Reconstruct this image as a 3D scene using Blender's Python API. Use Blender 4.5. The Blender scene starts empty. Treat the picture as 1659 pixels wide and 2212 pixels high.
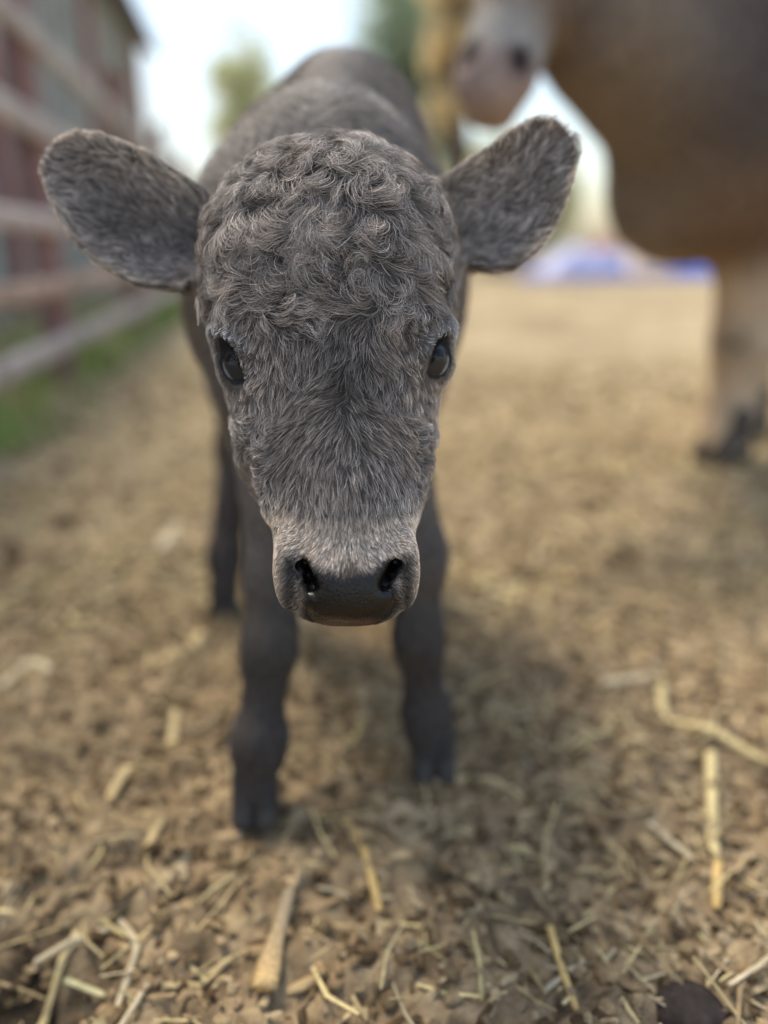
import bpy, math, random
import numpy as np
from mathutils import Vector, kdtree
R = math.radians
rng = np.random.default_rng(7)
random.seed(7)
sc = bpy.context.scene
COL = sc.collection

# ------------------------------------------------------------------ camera, world, sun, exposure
TH = R(19.4); CT, ST = math.cos(TH), math.sin(TH); CAMH = 0.58
cam = bpy.data.cameras.new("camera"); camo = bpy.data.objects.new("camera", cam); COL.objects.link(camo)
camo.location = (0, 0, CAMH); camo.rotation_euler = (R(90) - TH, 0, 0)
cam.sensor_fit = 'VERTICAL'; cam.sensor_height = 36; cam.sensor_width = 27; cam.lens = 36 * 1608 / 2212
cam.clip_start = 0.02; cam.clip_end = 3000
cam.dof.use_dof = True; cam.dof.focus_distance = 0.508; cam.dof.aperture_fstop = 1.2
sc.camera = camo

w = bpy.data.worlds.new("World"); sc.world = w; w.use_nodes = True
nt = w.node_tree; nt.nodes.clear()
out = nt.nodes.new('ShaderNodeOutputWorld'); bg = nt.nodes.new('ShaderNodeBackground')
sky = nt.nodes.new('ShaderNodeTexSky'); sky.sky_type = 'NISHITA'; sky.sun_disc = False
SUN_EL, SUN_AZ = R(62), R(-42)          # azimuth from +Y towards +X: sun behind, up to the left
sky.sun_elevation = SUN_EL; sky.sun_rotation = SUN_AZ; sky.air_density = 1.3; sky.dust_density = 2.5
tc = nt.nodes.new('ShaderNodeTexCoord')
cmap = nt.nodes.new('ShaderNodeMapping'); cmap.inputs['Scale'].default_value = (1, 1, 2.2)
cn = nt.nodes.new('ShaderNodeTexNoise'); cn.inputs['Scale'].default_value = 2.6; cn.inputs['Detail'].default_value = 5
cr = nt.nodes.new('ShaderNodeValToRGB'); cr.color_ramp.elements[0].position = .43; cr.color_ramp.elements[1].position = .70
mixc = nt.nodes.new('ShaderNodeMix'); mixc.data_type = 'RGBA'
mixc.inputs[7].default_value = (3.75, 4.15, 4.25, 1)
L = nt.links.new
L(tc.outputs['Generated'], cmap.inputs[0]); L(cmap.outputs[0], cn.inputs[0]); L(cn.outputs[0], cr.inputs[0])
L(cr.outputs[0], mixc.inputs[0]); L(sky.outputs[0], mixc.inputs[6]); L(mixc.outputs[2], bg.inputs[0])
bg.inputs[1].default_value = 0.12; L(bg.outputs[0], out.inputs[0])

sl = bpy.data.lights.new("sun", 'SUN'); sl.energy = 1.8; sl.angle = R(18); sl.color = (1, .90, .74)
so = bpy.data.objects.new("sun", sl); COL.objects.link(so)
sd = Vector((math.sin(SUN_AZ) * math.cos(SUN_EL), math.cos(SUN_AZ) * math.cos(SUN_EL), math.sin(SUN_EL)))
so.rotation_euler = sd.to_track_quat('Z', 'Y').to_euler(); so.location = (-4, 6, 8)
sc.view_settings.view_transform = 'Standard'; sc.view_settings.look = 'None'
sc.view_settings.exposure = 1.13; sc.view_settings.gamma = 1
sc.cycles.use_denoising = True; sc.cycles.max_bounces = 8; sc.cycles.use_adaptive_sampling = True
sc.cycles.adaptive_threshold = 0.015; sc.cycles.sample_clamp_indirect = 4

# ------------------------------------------------------------------ helpers
def cam2w(p):                       # camera coordinates (right, up, depth) -> world
    p = np.asarray(p, float)
    x, y, z = p[..., 0], p[..., 1], p[..., 2]
    return np.stack([x, CT * z + ST * y, CAMH - ST * z + CT * y], -1)
def w2cam(p):
    p = np.asarray(p, float)
    x, Y, Z = p[..., 0], p[..., 1], p[..., 2] - CAMH
    return np.stack([x, ST * Y + CT * Z, CT * Y - ST * Z], -1)
def PX(px, py, D): return np.array([(px - 829.5) / 1608 * D, (1106 - py) / 1608 * D, D])
def ray(px, py): return cam2w(PX(px, py, 1.)) - np.array([0, 0, CAMH])
def PG(px, py, z=0.):
    r = ray(px, py); t = (z - CAMH) / r[2]; return np.array([0, 0, CAMH]) + r * t
def PY(px, py, Y):
    r = ray(px, py); return np.array([0, 0, CAMH]) + r * (Y / r[1])

def hash3(i, j, k, seed):
    h = (i * 374761393 + j * 668265263 + k * 2147483647 + seed * 1274126177) & 0xFFFFFFFF
    h = ((h ^ (h >> 13)) * 1274126177) & 0xFFFFFFFF
    return ((h ^ (h >> 16)) & 0xFFFFFF) / float(0xFFFFFF)
def noise(p, scale, seed=0):        # value noise in -1..1
    q = np.asarray(p, float) * scale + 1000.
    i = np.floor(q).astype(np.int64); f = q - i; f = f * f * (3 - 2 * f)
    r = 0
    for a in (0, 1):
        for b in (0, 1):
            for c in (0, 1):
                wt = (f[..., 0] if a else 1 - f[..., 0]) * (f[..., 1] if b else 1 - f[..., 1]) * (f[..., 2] if c else 1 - f[..., 2])
                r = r + wt * hash3(i[..., 0] + a, i[..., 1] + b, i[..., 2] + c, seed)
    return r * 2 - 1
def fbm(p, scale, seed=0, o=3):
    r = 0; a = 1; s = 0
    for k in range(o): r = r + a * noise(p, scale * 2 ** k, seed + k); s += a; a *= .5
    return r / s

def unit(v): return v / np.maximum(np.linalg.norm(v, axis=-1, keepdims=True), 1e-9)
def rcone(p, a, b, ra, rb):
    a = np.asarray(a, float); b = np.asarray(b, float); ba = b - a; pa = p - a
    h = np.clip((pa @ ba) / (ba @ ba), 0, 1)
    return np.linalg.norm(pa - h[..., None] * ba, axis=-1) - (ra + (rb - ra) * h)
def ell(p, c, r, ax=None):
    q = p - np.asarray(c, float)
    if ax is not None: q = q @ np.asarray(ax, float).T
    r = np.asarray(r, float)
    k0 = np.linalg.norm(q / r, axis=-1); k1 = np.linalg.norm(q / (r * r), axis=-1)
    return k0 * (k0 - 1) / np.maximum(k1, 1e-9)
def smin(a, b, k):
    h = np.clip(.5 + .5 * (b - a) / k, 0, 1); return b + (a - b) * h - k * h * (1 - h)
def smax(a, b, k): return -smin(-a, -b, k)

def surfnet(f, lo, hi, h):
    lo = np.asarray(lo, float); n = np.ceil((np.asarray(hi) - lo) / h).astype(int) + 1
    xs = [lo[i] + h * np.arange(n[i]) for i in range(3)]
    V = np.empty(n)
    for i0 in range(0, n[0], 16):
        g = np.stack(np.meshgrid(xs[0][i0:i0 + 16], xs[1], xs[2], indexing='ij'), -1)
        V[i0:i0 + 16] = f(g.reshape(-1, 3)).reshape(g.shape[:3])
    S = V < 0
    c = np.zeros(np.array(n) - 1, int)
    for a in (0, 1):
        for b in (0, 1):
            for d in (0, 1):
                c += S[a:n[0] - 1 + a, b:n[1] - 1 + b, d:n[2] - 1 + d]
    act = np.argwhere((c > 0) & (c < 8))
    idx = -np.ones(np.array(n) - 1, int); idx[tuple(act.T)] = np.arange(len(act))
    acc = np.zeros((len(act), 3)); cnt = np.zeros(len(act))
    corners = [(a, b, d) for a in (0, 1) for b in (0, 1) for d in (0, 1)]
    for c0 in corners:
        for ax in range(3):
            if c0[ax]: continue
            c1 = list(c0); c1[ax] = 1
            v0 = V[tuple((act + c0).T)]; v1 = V[tuple((act + c1).T)]
            m = (v0 < 0) != (v1 < 0)
            t = np.where(m, v0 / np.where(m, v0 - v1, 1), 0)
            pt = act + np.array(c0, float); pt[:, ax] += t
            acc[m] += pt[m]; cnt[m] += 1
    verts = lo + h * acc / cnt[:, None]
    faces = []
    for ax in range(3):
        o1, o2 = [(1, 2), (2, 0), (0, 1)][ax]
        sl0 = [slice(None)] * 3; sl1 = [slice(None)] * 3
        sl0[ax] = slice(0, -1); sl1[ax] = slice(1, None)
        A, B = S[tuple(sl0)], S[tuple(sl1)]
        e = np.argwhere(A != B)
        e = e[(e[:, o1] > 0) & (e[:, o2] > 0) & (e[:, o1] < n[o1] - 1) & (e[:, o2] < n[o2] - 1)]
        flip = ~A[tuple(e.T)]
        q = []
        for (d1, d2) in ((-1, -1), (0, -1), (0, 0), (-1, 0)):
            cc = e.copy(); cc[:, o1] += d1; cc[:, o2] += d2; q.append(idx[tuple(cc.T)])
        q = np.stack(q, 1); q[flip] = q[flip][:, ::-1]
        faces.append(q)
    return verts, np.concatenate(faces)
def relax(v, f, it=2, lam=.5):
    for _ in range(it):
        s = np.zeros_like(v); n = np.zeros(len(v))
        for a in range(4):
            for b in ((a + 1) % 4, (a + 3) % 4):
                np.add.at(s, f[:, a], v[f[:, b]]); np.add.at(n, f[:, a], 1)
        v = v + lam * (s / np.maximum(n, 1)[:, None] - v)
    return v
def vnormals(v, f):
    nn = np.cross(v[f[:, 2]] - v[f[:, 0]], v[f[:, 3]] - v[f[:, 1]])
    r = np.zeros_like(v)
    for k in range(4): np.add.at(r, f[:, k], nn)
    return unit(r)

def tag(o, label=None, cat=None, group=None, kind=None):
    if label: o['label'] = label
    if cat: o['category'] = cat
    if group: o['group'] = group
    if kind: o['kind'] = kind
    return o
def empty(name, loc, label, cat, group=None):
    o = bpy.data.objects.new(name, None); COL.objects.link(o); o.location = tuple(loc); o.empty_display_size = .05
    return tag(o, label, cat, group)
def mk(name, v, f, mat, parent=None, smooth=True, col=None):
    v = np.asarray(v, float)
    if parent is not None: v = v - np.array(root_loc(parent))
    me = bpy.data.meshes.new(name); me.from_pydata(v.tolist(), [], [list(map(int, q)) for q in f]); me.update()
    if smooth: me.polygons.foreach_set('use_smooth', [True] * len(me.polygons))
    if col is not None:
        a = me.color_attributes.new('col', 'FLOAT_COLOR', 'POINT')
        a.data.foreach_set('color', np.concatenate([col, np.ones((len(v), 1))], 1).astype(np.float32).ravel())
    me.materials.append(mat)
    o = bpy.data.objects.new(name, me); COL.objects.link(o)
    if parent is not None: o.parent = parent
    return o
def root_loc(o):
    l = Vector((0, 0, 0))
    while o is not None: l = l + o.location; o = o.parent
    return l
class MB:
    def __init__(s): s.v = []; s.f = []; s.c = []; s.n = 0
    def add(s, v, f, c=None):
        v = np.asarray(v, float); s.v.append(v); s.f += [[int(i) + s.n for i in q] for q in f]; s.n += len(v)
        s.c.append(np.tile(np.asarray(c if c is not None else (1, 1, 1), float), (len(v), 1)) if c is None or np.ndim(c) == 1 else c)
        return s
    def box(s, lo, hi, c=None, ax=None, org=(0, 0, 0)):
        lo = np.array(lo, float); hi = np.array(hi, float)
        p = np.array([[(lo, hi)[a][0], (lo, hi)[b][1], (lo, hi)[d][2]] for a in (0, 1) for b in (0, 1) for d in (0, 1)])
        if ax is not None: p = p @ np.asarray(ax, float)
        p = p + np.array(org)
        return s.add(p, [(0, 1, 3, 2), (4, 6, 7, 5), (0, 4, 5, 1), (2, 3, 7, 6), (0, 2, 6, 4), (1, 5, 7, 3)], c)
    def tube(s, pts, rad, n=8, c=None, flat=1.):
        pts = np.asarray(pts, float); m = len(pts); rad = np.broadcast_to(rad, (m,))
        t = unit(np.gradient(pts, axis=0)); up = np.array([0, 0, 1.]) if abs(t[0][2]) < .9 else np.array([1., 0, 0])
        a = unit(np.cross(t, up)); b = np.cross(t, a); vs = []
        for k in range(n):
            an = 2 * math.pi * k / n; vs.append(pts + rad[:, None] * (a * math.cos(an) + b * math.sin(an) * flat))
        vs = np.stack(vs, 1).reshape(-1, 3)
        f = [(i * n + k, i * n + (k + 1) % n, (i + 1) * n + (k + 1) % n, (i + 1) * n + k) for i in range(m - 1) for k in range(n)]
        f.append(tuple(range(n))); f.append(tuple((m - 1) * n + k for k in range(n))[::-1])
        return s.add(vs, f, c)
    def build(s, name, mat, parent=None, smooth=False):
        return mk(name, np.concatenate(s.v), s.f, mat, parent, smooth, np.concatenate(s.c))

def newmat(name):
    m = bpy.data.materials.new(name); m.use_nodes = True
    b = m.node_tree.nodes['Principled BSDF']; return m, m.node_tree, b
def nd(nt, t, **k):
    n = nt.nodes.new(t)
    for a, v in k.items():
        if a in n.inputs: n.inputs[a].default_value = v
        else: setattr(n, a, v)
    return n
def vcol_mat(name, rough=.8, noise_s=0, amt=.3, bump=0, bump_s=200, spec=.3, coat=0, sss=0, dark=(0, 0, 0, 1)):
    m, nt, b = newmat(name); L = nt.links.new
    at = nd(nt, 'ShaderNodeAttribute', attribute_name='col'); src = at.outputs['Color']
    tc = nd(nt, 'ShaderNodeTexCoord')
    if noise_s:
        nz = nd(nt, 'ShaderNodeTexNoise', Scale=noise_s, Detail=6.); L(tc.outputs['Object'], nz.inputs['Vector'])
        mr = nd(nt, 'ShaderNodeMapRange'); mr.inputs[1].default_value = .3; mr.inputs[2].default_value = .7
        mr.inputs[3].default_value = 1 - amt; mr.inputs[4].default_value = 1 + amt; L(nz.outputs[0], mr.inputs[0])
        vm = nd(nt, 'ShaderNodeVectorMath', operation='SCALE'); L(src, vm.inputs[0]); L(mr.outputs[0], vm.inputs['Scale']); src = vm.outputs[0]
    L(src, b.inputs['Base Color']); b.inputs['Roughness'].default_value = rough
    b.inputs['Specular IOR Level'].default_value = spec; b.inputs['Coat Weight'].default_value = coat; b.inputs['Coat Roughness'].default_value = .12
    if bump:
        nz = nd(nt, 'ShaderNodeTexNoise', Scale=bump_s, Detail=5.); L(tc.outputs['Object'], nz.inputs['Vector'])
        bp = nd(nt, 'ShaderNodeBump', Distance=bump); L(nz.outputs[0], bp.inputs['Height']); L(bp.outputs[0], b.inputs['Normal'])
    return m

# ------------------------------------------------------------------ ground
DENT = [  # px, py, radius, depth of hollows and heaps (negative = heap)
    (60, 2140, .060, .055), (-60, 2250, .12, .05), (735, 1765, .030, .022), (800, 1350, .05, .02), (890, 1655, .03, .015), (130, 1640, .05, .018),
    (760, 1980, .02, .010), (1480, 2180, .03, .012), (330, 880, .12, .03), (150, 930, .14, .03), (1180, 1040, .06, .018),
    (1120, 2080, .03, .012), (420, 1490, .03, .014), (1000, 1470, .03, .012), (1210, 2000, .02, .008), (1250, 1730, .05, -.012),
    (300, 2050, .05, -.012), (580, 1820, .05, -.006), (1400, 1640, .07, -.012), (250, 1830, .06, -.012)]
DW = [(PG(a, b), r, d) for a, b, r, d in DENT]
def gheight(x, y):
    p = np.stack([x, y, np.zeros_like(x)], -1)
    d = np.hypot(x, y - .6)
    fade = 1 / (1 + (d / 3.) ** 2)
    h = .018 * fbm(p, 9, 3, 2) * (.4 + .6 * fade) + .013 * fbm(p, 32, 9, 2) * fade + .0035 * noise(p, 120, 12) * fade
    h = h + .0035 * np.abs(noise(p, 70, 17)) * fade + .05 * fbm(p, .5, 21, 2) * np.clip((d - 3) / 5, 0, 1)
    for c, r, dd in DW:
        h = h - dd * np.exp(-((x - c[0]) ** 2 + (y - c[1]) ** 2) / (r * r))
    return h - .002
def axis(a, b, step, lo, hi, gr):
    m = list(np.arange(a, b, step)); s = step; x = m[-1]
    while x < hi: s *= gr; x += s; m.append(x)
    s = step; x = a; pre = []
    while x > lo: s *= gr; x -= s; pre.append(x)
    return np.array(pre[::-1] + m)
gx = axis(-.75, .85, .0062, -900, 900, 1.045); gy = axis(.2, 1.75, .0062, -500, 1500, 1.04)
X, Y = np.meshgrid(gx, gy, indexing='ij'); Zg = gheight(X, Y)
nx, ny = X.shape
I = np.arange(nx * ny).reshape(nx, ny)
gf = np.stack([I[:-1, :-1], I[1:, :-1], I[1:, 1:], I[:-1, 1:]], -1).reshape(-1, 4)
gm, nt, b = newmat("dry_dirt"); L = nt.links.new
tcg = nd(nt, 'ShaderNodeTexCoord')
def gn(scale, det, rough=.6, dist=0.):
    n = nd(nt, 'ShaderNodeTexNoise', Scale=scale, Detail=det, Roughness=rough, Distortion=dist); L(tcg.outputs['Object'], n.inputs['Vector']); return n
n1 = gn(26, 8, .68, .6); r1 = nd(nt, 'ShaderNodeValToRGB'); L(n1.outputs[0], r1.inputs[0])
e = r1.color_ramp.elements
e[0].position = .36; e[0].color = (.08, .057, .036, 1); e[1].position = .64; e[1].color = (.56, .425, .255, 1)
k = r1.color_ramp.elements.new(.48); k.color = (.28, .20, .12, 1)
n2 = gn(2.2, 4); r2 = nd(nt, 'ShaderNodeValToRGB'); L(n2.outputs[0], r2.inputs[0])
r2.color_ramp.elements[0].position = .38; r2.color_ramp.elements[1].position = .66
r2.color_ramp.elements[0].color = (.75, .74, .72, 1); r2.color_ramp.elements[1].color = (1.2, 1.2, 1.2, 1)
mm = nd(nt, 'ShaderNodeMix', data_type='RGBA', blend_type='MULTIPLY'); mm.inputs[0].default_value = 1
L(r1.outputs[0], mm.inputs[6]); L(r2.outputs[0], mm.inputs[7])
# straw-covered yard further off: paler, yellower soil
sp = nd(nt, 'ShaderNodeSeparateXYZ'); L(tcg.outputs['Object'], sp.inputs[0])
n3 = gn(.9, 3); ad = nd(nt, 'ShaderNodeMath', operation='MULTIPLY_ADD'); L(n3.outputs[0], ad.inputs[0]); ad.inputs[1].default_value = 1.6; L(sp.outputs['Y'], ad.inputs[2])
mr = nd(nt, 'ShaderNodeMapRange'); L(ad.outputs[0], mr.inputs[0]); mr.inputs[1].default_value = 1.5; mr.inputs[2].default_value = 4.2; mr.inputs[3].default_value = .10; mr.inputs[4].default_value = .80
n4 = gn(5, 6); r4 = nd(nt, 'ShaderNodeValToRGB'); L(n4.outputs[0], r4.inputs[0])
r4.color_ramp.elements[0].position = .35; r4.color_ramp.elements[0].color = (.31, .24, .15, 1)
r4.color_ramp.elements[1].position = .62; r4.color_ramp.elements[1].color = (.50, .405, .25, 1)
m5 = nd(nt, 'ShaderNodeMix', data_type='RGBA'); L(mr.outputs[0], m5.inputs[0]); L(mm.outputs[2], m5.inputs[6]); m4 = nd(nt, 'ShaderNodeMix', data_type='RGBA', blend_type='MULTIPLY'); m4.inputs[0].default_value = .8; n8 = gn(1.1, 6); r8 = nd(nt, 'ShaderNodeValToRGB'); L(n8.outputs[0], r8.inputs[0]); r8.color_ramp.elements[0].position = .36; r8.color_ramp.elements[0].color = (.55, .52, .48, 1); r8.color_ramp.elements[1].position = .58; r8.color_ramp.elements[1].color = (1.1, 1.1, 1.1, 1)
L(r4.outputs[0], m4.inputs[6]); L(r8.outputs[0], m4.inputs[7]); L(m4.outputs[2], m5.inputs[7])
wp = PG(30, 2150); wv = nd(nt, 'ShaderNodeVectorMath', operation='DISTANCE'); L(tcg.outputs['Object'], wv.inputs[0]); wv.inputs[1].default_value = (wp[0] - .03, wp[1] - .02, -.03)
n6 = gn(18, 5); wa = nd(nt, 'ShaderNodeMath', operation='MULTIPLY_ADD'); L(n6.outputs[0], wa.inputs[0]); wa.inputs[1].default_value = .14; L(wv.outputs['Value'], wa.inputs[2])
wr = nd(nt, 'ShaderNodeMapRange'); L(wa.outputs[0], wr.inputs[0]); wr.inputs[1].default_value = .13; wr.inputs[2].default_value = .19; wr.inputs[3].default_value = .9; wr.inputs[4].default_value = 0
m7 = nd(nt, 'ShaderNodeMix', data_type='RGBA'); L(wr.outputs[0], m7.inputs[0]); L(m5.outputs[2], m7.inputs[6]); m7.inputs[7].default_value = (.022, .015, .011, 1)  # dark corner patch: shade of the hollow painted into the soil colour
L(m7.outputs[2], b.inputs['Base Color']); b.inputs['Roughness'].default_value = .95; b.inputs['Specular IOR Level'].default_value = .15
bp = nd(nt, 'ShaderNodeBump', Distance=.006, Strength=.9); nb = gn(140, 6); L(nb.outputs[0], bp.inputs['Height']); L(bp.outputs[0], b.inputs['Normal'])
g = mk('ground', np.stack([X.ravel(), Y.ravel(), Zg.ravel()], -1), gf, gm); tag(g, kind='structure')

# loose litter: chips, crumbs and short straw on the dirt
straw_m = vcol_mat('straw', .6, 90, .25, .0006, 300, .35)
def ribbons(n, xr, yr, dens, seed, lmin, lmax, wmin, wmax, cols, lift=.006, tilt=.25):
    r = np.random.default_rng(seed)
    x = r.uniform(*xr, n); y = yr[0] + (yr[1] - yr[0]) * r.random(n) ** dens
    p = np.stack([x, y, x * 0], -1); keep = (fbm(p, 5, seed, 2) + r.uniform(-.6, .6, n)) > -.15; x, y = x[keep], y[keep]; n = len(x)
    a = r.uniform(0, 2 * math.pi, n); ln = lmin + (lmax - lmin) * r.random(n) ** 2.2; wd = r.uniform(wmin, wmax, n)
    tl = r.normal(0, tilt, n); z = gheight(x, y) + r.uniform(.0, lift, n)
    d = np.stack([np.cos(a) * np.cos(tl), np.sin(a) * np.cos(tl), np.sin(tl)], -1)
    s = unit(np.cross(d, np.stack([r.normal(0, .35, n), r.normal(0, .35, n), np.ones(n)], -1))); u = np.cross(s, d)
    bend = r.normal(0, .10, n)[:, None] * ln[:, None] * s
    c = np.stack([x, y, z], -1); h = (wd * .25)[:, None] * u
    V = []
    for t, wk in ((-.5, .8), (0., 1.), (.5, .7)):
        m = c + d * (ln * t)[:, None] + bend * (1 - 4 * t * t)
        sw = s * (wd * .5 * wk)[:, None]
        V += [m - sw, m + h, m + sw, m - h]
    V = np.stack(V, 1).reshape(-1, 3)
    base = (np.arange(n) * 12)[:, None]
    F = []
    for k in (0, 4):
        for q in range(4): F.append(np.stack([base[:, 0] + k + q, base[:, 0] + k + (q + 1) % 4, base[:, 0] + k + 4 + (q + 1) % 4, base[:, 0] + k + 4 + q], 1))
    F.append(np.stack([base[:, 0] + i for i in (3, 2, 1, 0)], 1)); F.append(np.stack([base[:, 0] + i for i in (8, 9, 10, 11)], 1))
    cols = np.array(cols); cc = cols[r.integers(0, len(cols), n)] * r.uniform(.7, 1.25, (n, 1))
    return V, np.concatenate(F), np.repeat(cc, 12, 0)
SC = [(.52, .41, .21), (.62, .51, .27), (.42, .31, .16), (.54, .44, .28), (.35, .25, .13), (.64, .52, .25)]
BC = [(.22, .155, .085), (.32, .225, .125), (.42, .31, .18), (.12, .080, .045), (.46, .35, .21), (.28, .205, .125)]
mb = MB()
for a in [(500, (-.75, .85), (.2, 1.3), 1.0, 35, .05, .12, .0022, .0042, SC, .016, .2), (3000, (-.75, .85), (.18, 1.3), 1.0, 31, .014, .070, .0016, .0040, SC, .010, .22),
          (14000, (-2.2, 2.6), (1.1, 4.5), 1.2, 33, .03, .12, .003, .008, SC, .012, .2)]:
    mb.add(*ribbons(*a))
tag(mb.build('straw_litter', straw_m), 'short bits of pale straw and hay scattered thickly over the dirt', 'straw', kind='stuff')
mb = MB()
for a in [(11000, (-.75, .85), (.18, 1.4), 1.0, 41, .006, .026, .004, .012, BC, .006, .45),
          (9000, (-2.2, 2.6), (1.2, 4.0), 1.2, 43, .012, .04, .008, .02, BC + SC, .008, .5)]:
    mb.add(*ribbons(*a))
tag(mb.build('dirt_crumbs', vcol_mat('crumbs', .95, 200, .3, .0008, 400, .1)), 'brown crumbs, bark chips and dry dung bits over the ground', 'dirt', kind='stuff')
# clods
def ico(sub=2):
    import bmesh
    bm = bmesh.new(); bmesh.ops.create_icosphere(bm, subdivisions=sub, radius=1)
    v = np.array([x.co[:] for x in bm.verts]); f = [[q.index for q in x.verts] for x in bm.faces]; bm.free(); return v, f
IV, IF = ico(2)
mb = MB(); r = np.random.default_rng(5)
for k in range(2900):
    if k < 2300: x, y, s = r.uniform(-.7, .8), .2 + 1.2 * r.random(), r.uniform(.003, .010)
    else: x, y, s = r.uniform(-1.6, 2.2), r.uniform(1.1, 3.6), r.uniform(.010, .024)
    v = IV * (1 + .35 * noise(IV + k * 3.1, 1.7, k)[:, None]) * np.array([1, r.uniform(.7, 1), r.uniform(.5, .8)]) * s
    z = float(gheight(np.array([x]), np.array([y]))[0])
    mb.add(v + (x, y, z + s * .2), IF, np.array(BC[k % 4]) * r.uniform(.6, 1.1))
tag(mb.build('dirt_clods', vcol_mat('clod', .95, 150, .35, .001, 300, .1), smooth=True), 'small lumps of brown dirt and dung strewn over the ground', 'dirt', kind='stuff')

def on_ground(px, py, lift=.004):
    p = PG(px, py); p[2] = float(gheight(p[:1], p[1:2])[0]) + lift; return p
def stalk(pts, wpx, label, col, group='long straw stalks on the dirt'):
    P = np.array([on_ground(a, b, .006) for a, b in pts])
    t = np.linspace(0, 1, 6 * (len(P) - 1) + 1); s = np.linspace(0, 1, len(P))
    Q = np.stack([np.interp(t, s, P[:, i]) for i in range(3)], -1)
    for _ in range(2): Q[1:-1] = .25 * Q[:-2] + .5 * Q[1:-1] + .25 * Q[2:]
    Q[:, 2] = np.maximum(np.interp(t, s, P[:, 2]), gheight(Q[:, 0], Q[:, 1]) + .002)
    D = float(w2cam(P.mean(0))[2]); rad = wpx / 1608 * D / 2
    rr = rad * (1 + .12 * noise(Q, 60, 3)); rr[::6] *= 1.12; rr[-1] *= .6
    c = Q.mean(0); c[2] = Q[:, 2].min()
    m = MB().tube(Q - c, rr, 8, col, .55); o = m.build('straw_stalk', straw_m, None, True); o.location = tuple(c)
    return tag(o, label, 'straw', group)
Y1, Y2, G1, O1 = (.62, .50, .25), (.56, .43, .22), (.55, .46, .30), (.64, .44, .17)
for a in [
    ([(1532, 1640), (1535, 1780), (1538, 1880)], 24, 'thick straight yellow straw lying upright-looking near the right edge of the dirt', Y1),
    ([(1545, 1885), (1546, 1975)], 22, 'short straw stub just below the thick straight straw on the right', O1),
    ([(1425, 1465), (1432, 1560), (1520, 1600), (1659, 1650)], 22, 'long bent straw with a sharp elbow reaching to the right edge', Y1),
    ([(0, 2180), (70, 2080), (125, 2010), (165, 1970)], 20, 'thick yellow straw slanting up out of the dark hollow in the corner', Y1),
    ([(62, 2015), (150, 1990), (240, 1965)], 16, 'whitish straw lying across the end of the thick corner straw', G1),
    ([(125, 2040), (215, 2080)], 15, 'short pale green-yellow straw beside the thick corner straw', (.5, .47, .27)),
    ([(255, 1960), (300, 2030), (245, 2120)], 16, 'crooked pale straw shaped like a blunt arrow', G1),
    ([(235, 2212), (320, 2110)], 15, 'straight pale straw leaning up from the bottom edge', G1),
    ([(175, 2195), (215, 2120)], 15, 'small grey straw between the crooked and leaning straws', G1),
    ([(350, 2125), (430, 2105), (500, 2062)], 16, 'curved tan straw left of the split wood chip', Y2),
    ([(745, 1765), (790, 1850), (820, 1950)], 18, 'golden straw bent beneath the dark hollow between the front hooves', O1),
    ([(235, 1740), (270, 1680), (292, 1655)], 22, 'broad yellow straw stub left of the nearer front hoof', Y2),
    ([(320, 1850), (352, 1780)], 20, 'short thick tan straw left of the nearer front hoof', Y2),
    ([(1185, 2025), (1215, 2110), (1245, 2190)], 17, 'golden straw crossing a pale one near the bottom edge', O1),
    ([(1175, 2145), (1262, 2080)], 13, 'pale thin straw crossed over the golden one at the bottom', G1),
    ([(1400, 1790), (1450, 1830), (1500, 1875)], 16, 'grey straw pointing at the foot of the thick straight straw', G1),
    ([(985, 1690), (1060, 1700), (1130, 1712)], 20, 'flat yellow straw lying next to the farther front hoof', Y2),
    ([(330, 1440), (400, 1420), (440, 1380)], 24, 'blurred straw lying behind the nearer front leg', Y2),
    ([(0, 1500), (70, 1430), (110, 1460)], 24, 'pale bent straw at the left edge of the yard', G1),
    ([(340, 1200), (385, 1130)], 26, 'stubby pale straw far behind on the left side', G1),
    ([(1300, 1480), (1410, 1475)], 22, 'level pale straw ending at the elbow of the bent straw', G1),
    ([(370, 1600), (380, 1540)], 20, 'tan straw stub just left of the nearer fetlock', Y2)]:
    stalk(*a)
# split wood chip
c = on_ground(590, 2090, .004)
P0, P1 = on_ground(570, 2150, .012), on_ground(625, 1930, .010)
ax = unit(P1 - P0); sd_ = unit(np.cross(ax, [0, 0, 1])); up = np.cross(sd_, ax); Ln = np.linalg.norm(P1 - P0)
v, f, cc = [], [], []
N = 14
for i in range(N + 1):
    t = i / N; wv = .0115 * (1 - .55 * t) * (1 + .12 * math.sin(9 * t)); hh = .006 * (1 - .6 * t)
    for (a, bq) in ((-1, 0), (-.5, .8), (.1, 1.), (.7, .5), (1, -.1), (.4, -.8), (-.5, -.7)):
        v.append(P0 + ax * Ln * t + sd_ * wv * a + up * hh * bq + up * .001 * math.sin(7 * t + a)); cc.append(np.array((.62, .42, .19)) * (1 - t) ** 2 + np.array((.30, .24, .16)) * (1 - (1 - t) ** 2))
for i in range(N):
    for k in range(7): f.append((i * 7 + k, i * 7 + (k + 1) % 7, i * 7 + 7 + (k + 1) % 7, i * 7 + 7 + k))
f += [tuple(range(7))[::-1], tuple(N * 7 + k for k in range(7))]
v = np.array(v); ctr = v.mean(0)
o = MB().add(v - ctr, f, np.array(cc)).build('wood_chip', vcol_mat('wood', .7, 300, .3, .0008, 500), None, True); o.location = tuple(ctr)
tag(o, 'split wedge of pale wood with an orange broken end lying on the dirt', 'wood chip')
c0 = on_ground(650, 2115, .006)
v = IV * np.array([.016, .005, .003]) * (1 + .3 * noise(IV, 2.2, 5)[:, None]); an = .5
v = v @ np.array([[math.cos(an), math.sin(an), 0], [-math.sin(an), math.cos(an), 0], [0, 0, 1]])
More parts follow.
